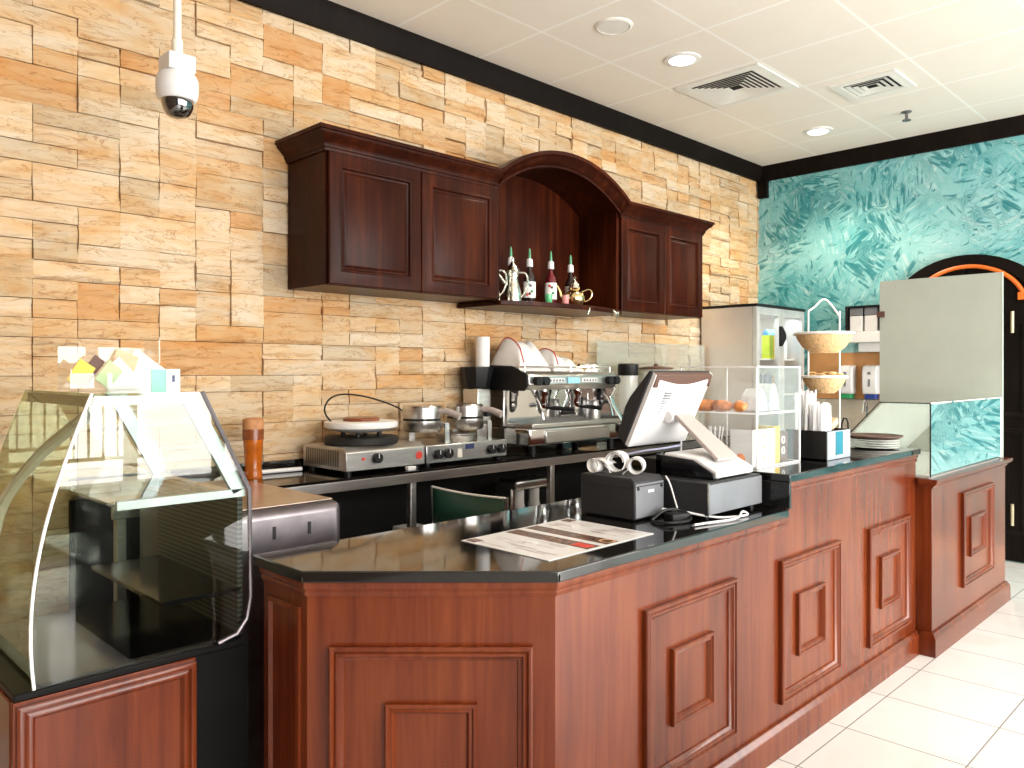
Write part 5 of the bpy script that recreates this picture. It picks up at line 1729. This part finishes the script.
# ================================================================ FAR CORNER: fridge, sink wall
fx0, fx1, fy0, fy1, fz1 = 5.81, 6.66, 3.06, 3.56, 1.945
t = thing('drinks_fridge', 'steel upright drinks fridge with two glass doors in the corner', 'fridge', (6.23, 3.3, 0))
b = B()
b.box(fx0, fx0 + 0.03, fy0 + 0.04, fy1, 0.05, fz1)
b.box(fx1 - 0.03, fx1, fy0 + 0.04, fy1, 0.05, fz1)
b.box(fx0 + 0.03, fx1 - 0.03, fy1 - 0.03, fy1, 0.05, fz1)
b.box(fx0 + 0.03, fx1 - 0.03, fy0 + 0.04, fy1 - 0.03, fz1 - 0.05, fz1)
b.box(fx0 + 0.03, fx1 - 0.03, fy0 + 0.04, fy1 - 0.03, 0.05, 0.55)
obj('cabinet', b, mat('fridge_side_steel', (0.74, 0.71, 0.68), 0.35, 0.55, var=0.05, scale=3), t)
obj('top_cap', B().box(fx0 - 0.005, fx1 + 0.005, fy0 - 0.01, fy1, fz1, fz1 + 0.022), black, t, label='black top edge')
obj('plinth', B().box(fx0 + 0.02, fx1 - 0.02, fy0 + 0.06, fy1, 0, 0.05), black, t)
for z in (0.9, 1.22, 1.52):
    obj('shelf', B().box(fx0 + 0.03, fx1 - 0.03, fy0 + 0.08, fy1 - 0.03, z, z + 0.012), white_mt, t)
xm_ = (fx0 + fx1) / 2
for (a, c) in ((fx0, xm_ - 0.002), (xm_ + 0.002, fx1)):
    b = B()
    fw = 0.05
    b.box(a, a + fw, fy0, fy0 + 0.035, 0.06, fz1 - 0.002)
    b.box(c - fw, c, fy0, fy0 + 0.035, 0.06, fz1 - 0.002)
    b.box(a + fw, c - fw, fy0, fy0 + 0.035, fz1 - 0.06, fz1 - 0.002)
    b.box(a + fw, c - fw, fy0, fy0 + 0.035, 0.06, 0.14)
    d = obj('door', b, mat('door_frame_grey' + str(a), (0.66, 0.67, 0.66), 0.35, 0.4), t)
    sub('pane', B().box(a + fw, c - fw, fy0 + 0.012, fy0 + 0.02, 0.14, fz1 - 0.06), clear_gl, d, t)
b = B()
b.prism([(xm_ - 0.045, 1.63)] + [(xm_ - 0.045 + 0.075 * math.sin(PI * k / 12), 1.63 + 0.17 * k / 12) for k in range(1, 12)] + [(xm_ - 0.045, 1.80)], 'xz', fy0 - 0.03, fy0 + 0.001)
obj('handle', b, black, t, bevel=0.004)
fl = bpy.data.lights.new('fridge_lamp', 'AREA')
fl.shape = 'RECTANGLE'
fl.size, fl.size_y, fl.energy, fl.color = 0.7, 0.06, 1.6, (0.9, 0.97, 1.0)
flo = bpy.data.objects.new('fridge_lamp', fl)
flo.location = (xm_, fy0 + 0.10, fz1 - 0.06)
flo.rotation_euler = (R(12), 0, 0)
COL.objects.link(flo)
k = 0
for (x, z, m, h, lab) in ((6.265, 1.532, lime, 0.20, 'yellow-green drink carton on the top fridge shelf, left'), (6.345, 1.532, yellow, 0.20, 'yellow drink carton on the top fridge shelf, right')):
    tt = thing('drink_carton', lab, 'carton', (x, 3.2, z), 0, 'cartons in the fridge')
    obj('box', B().box(x - 0.035, x + 0.035, 3.165, 3.235, z, z + h), m, tt, bevel=0.003)
    obj('top', B().prism([(3.165, z + h), (3.235, z + h), (3.2, z + h + 0.05)], 'yz', x - 0.035, x + 0.035), skyblue, tt, label='blue gable top')
for (x, z, m, lab) in ((6.10, 1.232, mat('dark_can', (0.03, 0.03, 0.08), 0.3, 0.3), 'dark drinks can on the middle fridge shelf behind the left door'), (6.265, 1.232, mat('purple_can', (0.25, 0.22, 0.42), 0.3, 0.3), 'purple drinks can on the middle fridge shelf'), (6.36, 1.232, kraft, 'brown drinks can on the middle fridge shelf behind the right door'), (6.45, 1.232, teal_st, 'teal drinks can on the middle fridge shelf, farthest right')):
    tt = thing('drinks_can', lab, 'can', (x, 3.2, z), 0, 'cans in the fridge')
    obj('body', B().lathe(x, 3.2, [(0.026, z), (0.033, z + 0.008), (0.033, z + 0.155), (0.028, z + 0.168)], 20), m, tt)
    obj('lid', B().lathe(x, 3.2, [(0.028, z + 0.167), (0.029, z + 0.172), (0, z + 0.169)], 20, cap=False), chrome, tt)
for (x, z, m, lab) in ((6.45, 1.532, skyblue, 'blue bottle on the top fridge shelf behind the right door'), (6.55, 1.532, white_pl, 'white bottle on the top fridge shelf behind the right door')):
    tt = thing('drinks_bottle', lab, 'bottle', (x, 3.2, z), 0, 'bottles in the fridge')
    obj('body', B().lathe(x, 3.2, [(0.03, z), (0.034, z + 0.01), (0.034, z + 0.15), (0.014, z + 0.20), (0.014, z + 0.215)], 20), m, tt)
    obj('cap', B().lathe(x, 3.2, [(0.017, z + 0.21), (0.017, z + 0.235), (0, z + 0.236)], 16), white_pl, tt)

# sink run on the teal wall
t = thing('sink_unit', 'steel sink unit with upstand below the tan board on the teal wall', 'sink', (6.55, 2.6, 0))
obj('cabinet', B().box(6.33, 6.82, 2.42, 3.03, 0.0, 0.90), steel_h, t)
b = B()
b.box(6.30, 6.825, 2.41, 2.46, 0.90, 0.94)
b.box(6.30, 6.825, 2.93, 3.04, 0.90, 0.94)
b.box(6.30, 6.38, 2.46, 2.93, 0.90, 0.94)
b.box(6.72, 6.825, 2.46, 2.93, 0.90, 0.94)
b.box(6.38, 6.72, 2.46, 2.93, 0.895, 0.905)
obj('basin_top', b, steel, t)
obj('upstand', B().box(6.815, 6.838, 2.41, 3.04, 0.94, 1.185), mat('beige_steel', (0.62, 0.55, 0.45), 0.35, 0.5), t)
tp = obj('tap', B().tube([(6.74, 2.56, 0.94), (6.74, 2.56, 1.13), (6.70, 2.55, 1.19), (6.62, 2.535, 1.17), (6.585, 2.53, 1.09)], 0.011, 10, 2), chrome, t)
t = thing('tan_backboard', 'tan brown board on the teal wall behind the soap dispensers', 'board', (6.835, 2.75, 1.19))
obj('board', B().box(6.826, 6.839, 2.40, 3.10, 1.19, 1.585), kraft, t)


def soap(y, col, label):
    tt = thing('soap_dispenser', label, 'soap dispenser', (6.78, y, 1.20), 0, 'soap dispensers')
    b = B()
    b.prism([(6.825, 1.235), (6.735, 1.235), (6.725, 1.30), (6.725, 1.43), (6.745, 1.47), (6.825, 1.48)], 'xz', y - 0.06, y + 0.06)
    obj('housing', b, white_pl, tt, bevel=0.012, seg=3)
    obj('push_tray', B().box(6.74, 6.824, y - 0.045, y + 0.045, 1.195, 1.234), col, tt, bevel=0.006)
    obj('window_slit', B().box(6.721, 6.726, y - 0.008, y + 0.008, 1.30, 1.36), grey_pl, tt)
    obj('logo', B().box(6.721, 6.726, y - 0.012, y + 0.012, 1.40, 1.42), grey_pl, tt)


soap(2.735, green, 'white soap dispenser with green bottom on the tan board')
soap(2.535, blue, 'white soap dispenser with dark blue bottom on the tan board')
t = thing('wall_shelf', 'white boxed wall shelf above the soap dispensers', 'shelf', (6.74, 2.55, 1.59))
b = B()
obj('box', B().box(6.64, 6.836, 2.40, 2.70, 1.665, 1.755), white_mt, t, bevel=0.004)
obj('bracket', B().box(6.72, 6.836, 2.42, 2.62, 1.588, 1.664), white_mt, t, bevel=0.004)
t = thing('cereal_dispenser', 'black-framed twin dispenser on the white wall shelf', 'dispenser', (6.74, 2.55, 1.756))
b = B()
b.box(6.66, 6.82, 2.705 - 0.02, 2.705, 1.756, 1.97)
b.box(6.66, 6.82, 2.41, 2.43, 1.756, 1.97)
b.box(6.66, 6.82, 2.43, 2.685, 1.955, 1.97)
obj('frame', b, black, t)
for y in (2.50, 2.62):
    j = obj('canister', B().box(6.67, 6.80, y - 0.052, y + 0.052, 1.757, 1.885), white_pl, t, bevel=0.006)
    sub('lid', B().box(6.67, 6.80, y - 0.052, y + 0.052, 1.886, 1.952), grey_pl, j, t, bevel=0.004)

# ================================================================ DISPLAY CASE AT THE LEFT
cy0, cy1 = 2.12, 2.74
HC = 1.366
t = thing('cake_display_case', 'curved glass refrigerated cake display case at the left', 'display case', (0.8, 2.4, 0))
obj('base', B().box(0.49, 1.065, cy0 + 0.012, cy1, 0.0, 0.645), black_sat, t, bevel=0.004)
# wood cladding on the near end and on the customer side
b = B()
b.box(0.475, 0.905, cy0 - 0.004, cy0 + 0.011, 0.0, 0.648)
b.box(0.472, 0.489, cy0 + 0.011, cy1, 0.0, 0.648)
cl = obj('wood_cladding', b, mahog, t, bevel=0.002)
FR3 = [(0, 0), (0, 0.012), (0.006, 0.016), (0.014, 0.016), (0.019, 0.008), (0.026, 0.012), (0.032, 0.012), (0.038, 0.002), (0.040, 0)]
sub('moulding', B().nest((0, cy0 - 0.004, 0), (1, 0, 0), (0, -1, 0), 0.482, 0.902, 0.05, 0.640, FR3), mahog, cl, t)
obj('sill', B().box(0.478, 1.06, cy0 - 0.002, cy1, 0.648, 0.666), black_sat, t, bevel=0.003)


def bez(p0, p1, p2, p3, n=14):
    out = []
    for k in range(n + 1):
        s = k / n
        out.append(tuple((1 - s) ** 3 * a + 3 * (1 - s) ** 2 * s * b_ + 3 * (1 - s) * s * s * c + s ** 3 * d_ for a, b_, c, d_ in zip(p0, p1, p2, p3)))
    return out


front = bez((0.522, 0.668), (0.495, 0.90), (0.545, 1.10), (0.648, HC))
rear = [(0.925, HC), (1.062, 1.085), (1.066, 0.78), (1.055, 0.72), (1.025, 0.682), (0.97, 0.668)]
prof_end = front + rear
obj('end_glass', B().prism(prof_end, 'xz', cy0, cy0 + 0.006), case_gl, t)
obj('end_glass', B().prism(prof_end, 'xz', cy1 - 0.006, cy1), case_gl, t)
b = B()
sh = front + [(p[0] + 0.006, p[1]) for p in front[::-1]]
b.prism(sh, 'xz', cy0 + 0.007, cy1 - 0.007)
obj('front_glass', b, bent_gl, t)
obj('top_glass', B().box(0.655, 0.925, cy0 + 0.007, cy1 - 0.007, HC - 0.006, HC), case_gl, t)
b = B()
fpth = [(p[0] - 0.002, cy0 - 0.001, p[1]) for p in front]
b.tube(fpth, 0.004, 6)
obj('front_edge', b, edge_ac, t)
b = B()
rp = [(p[0], cy0 + 0.003, p[1]) for p in rear]
b.tube(rp, 0.007, 8)
obj('rear_frame', b, steel_dk, t, label='dark metal rear frame')
b = B()
for yy in (cy0 + 0.012, cy1 - 0.03):
    b.prism([(0.87, HC - 0.012), (0.915, HC - 0.012), (1.055, 1.09), (1.02, 1.075)], 'xz', yy, yy + 0.018)
obj('rear_rail', b, mat('grey_blue_rail', (0.50, 0.55, 0.60), 0.35, 0.3), t, label='grey sloping rear rails')
obj('top_rail', B().box(0.655, 0.91, cy0 + 0.010, cy0 + 0.04, HC - 0.03, HC - 0.007), MATS['grey_blue_rail'], t)
obj('top_rail', B().box(0.652, 0.68, cy0 + 0.04, cy1 - 0.01, HC - 0.035, HC - 0.007), steel_h, t)
obj('shelf_bar', B().box(0.71, 1.055, cy0 + 0.012, cy0 + 0.03, 1.066, 1.088), MATS['grey_blue_rail'], t)
obj('shelf', B().box(0.71, 1.05, cy0 + 0.031, cy1 - 0.02, 1.07, 1.078), clear_gl, t, label='upper glass shelf')
sh_ = obj('shelf', B().box(0.828, 1.05, cy0 + 0.03, cy1 - 0.02, 0.792, 0.804), black_gl, t, label='lower black shelf')
b = B()
b.box(1.04, 1.055, cy0 + 0.03, cy1 - 0.01, 0.67, 1.062)
obj('rear_panel', b, slots, t, label='slotted dark rear panel')
obj('rear_door', B().prism([(1.044, 1.09), (1.054, 1.09), (0.92, HC - 0.02), (0.91, HC - 0.02)], 'xz', cy0 + 0.035, cy1 - 0.035), clear_gl, t)
obj('deck', B().box(0.53, 1.038, cy0 + 0.01, cy1 - 0.01, 0.6665, 0.674), black_gl, t)
obj('white_tube', B().tube([(0.668, 2.17, 1.325), (0.655, 2.28, 1.28), (0.62, 2.42, 1.21), (0.585, 2.54, 1.12), (0.56, 2.62, 1.04), (0.55, 2.66, 0.95)], 0.016, 10, 2), white_pl, t, label='white curved tube inside')  # plain white curved tube behind the front glass
obj('tube_clip', B().box(0.70, 0.72, 2.30, 2.33, HC - 0.05, HC - 0.036), black, t)
# rear service worktop
b = B().box(1.075, 1.49, 2.30, 3.02, 0.0, 0.985)
sv = obj('service_base', b, steel_dk, t, bevel=0.03, seg=4, label='dark grey metal service side')
for x in (1.235, 1.36):
    sub('lock', B().box(x - 0.005, x + 0.005, 2.297, 2.301, 0.89, 0.93), black, sv, t)
obj('service_top', B().box(1.10, 1.465, 2.325, 3.02, 0.9855, 0.993), mat('reflection_brown_steel', (0.42, 0.34, 0.29), 0.22, 0.85, var=0.35, scale=7), t, bevel=0.004, label='steel service worktop')  # steel browned in its colour for the stone wall's reflection

# leaflets and cards on top of the case
Z0 = HC
t = thing('leaflet_rack', 'clear leaflet rack on top of the curved display case', 'leaflet rack', (0.78, 2.55, Z0))
b = B()
b.box(0.70, 0.95, 2.60, 2.604, Z0 + 0.001, Z0 + 0.13)
b.box(0.70, 0.704, 2.48, 2.60, Z0 + 0.001, Z0 + 0.07)
b.box(0.946, 0.95, 2.48, 2.60, Z0 + 0.001, Z0 + 0.16)
b.box(0.70, 0.95, 2.48, 2.484, Z0 + 0.001, Z0 + 0.05)
b.box(0.704, 0.946, 2.484, 2.60, Z0 + 0.001, Z0 + 0.004)
obj('acrylic_box', b, acryl, t)
lf = [(0.715, 2.50, 0.05, 0.075, yellow, R(-34), 'small yellow printed leaflet, leftmost in the clear rack'),
      (0.745, 2.52, 0.035, 0.095, brown, R(-38), 'narrow brown picture leaflet in the clear rack'),
      (0.790, 2.51, 0.05, 0.075, mat('leaf_green', (0.45, 0.62, 0.30), 0.5), R(-40), 'small green printed leaflet in the clear rack'),
      (0.80, 2.545, 0.10, 0.10, paper, R(-48), 'white leaflet fanned in the middle of the clear rack'),
      (0.845, 2.56, 0.07, 0.11, kraft_lt, R(-22), 'beige picture leaflet in the clear rack'),
      (0.875, 2.575, 0.12, 0.12, paper, R(-36), 'largest white leaflet at the right of the clear rack')]
for x, y, w_, h, m, ry, lab in lf:
    b = B()
    Mx = Matrix.Translation((x, y, Z0 + 0.006)) @ Matrix.Rotation(-ry, 4, 'Y') @ Matrix.Rotation(R(-14), 4, 'X')
    b.box(-0.03, w_ - 0.03, -0.001, 0.001, 0.012, h + 0.012, tilt=Mx)
    tt = single('leaflet', b, m, lab, 'leaflet', 'leaflets in the clear rack')
t = thing('folded_card', 'small mint green folded card on the display case', 'card', (0.90, 2.33, Z0))
obj('front_face', B().box(0.865, 0.905, 2.32, 2.324, Z0, Z0 + 0.062), mint, t)
sd = obj('side_face', B().box(0.905, 0.945, 2.318, 2.324, Z0, Z0 + 0.062), mat('pale_mint', (0.72, 0.86, 0.80), 0.6), t, label='paler side')
sub('print', B().box(0.922, 0.930, 2.3165, 2.3181, Z0 + 0.025, Z0 + 0.045), navy, sd, t)
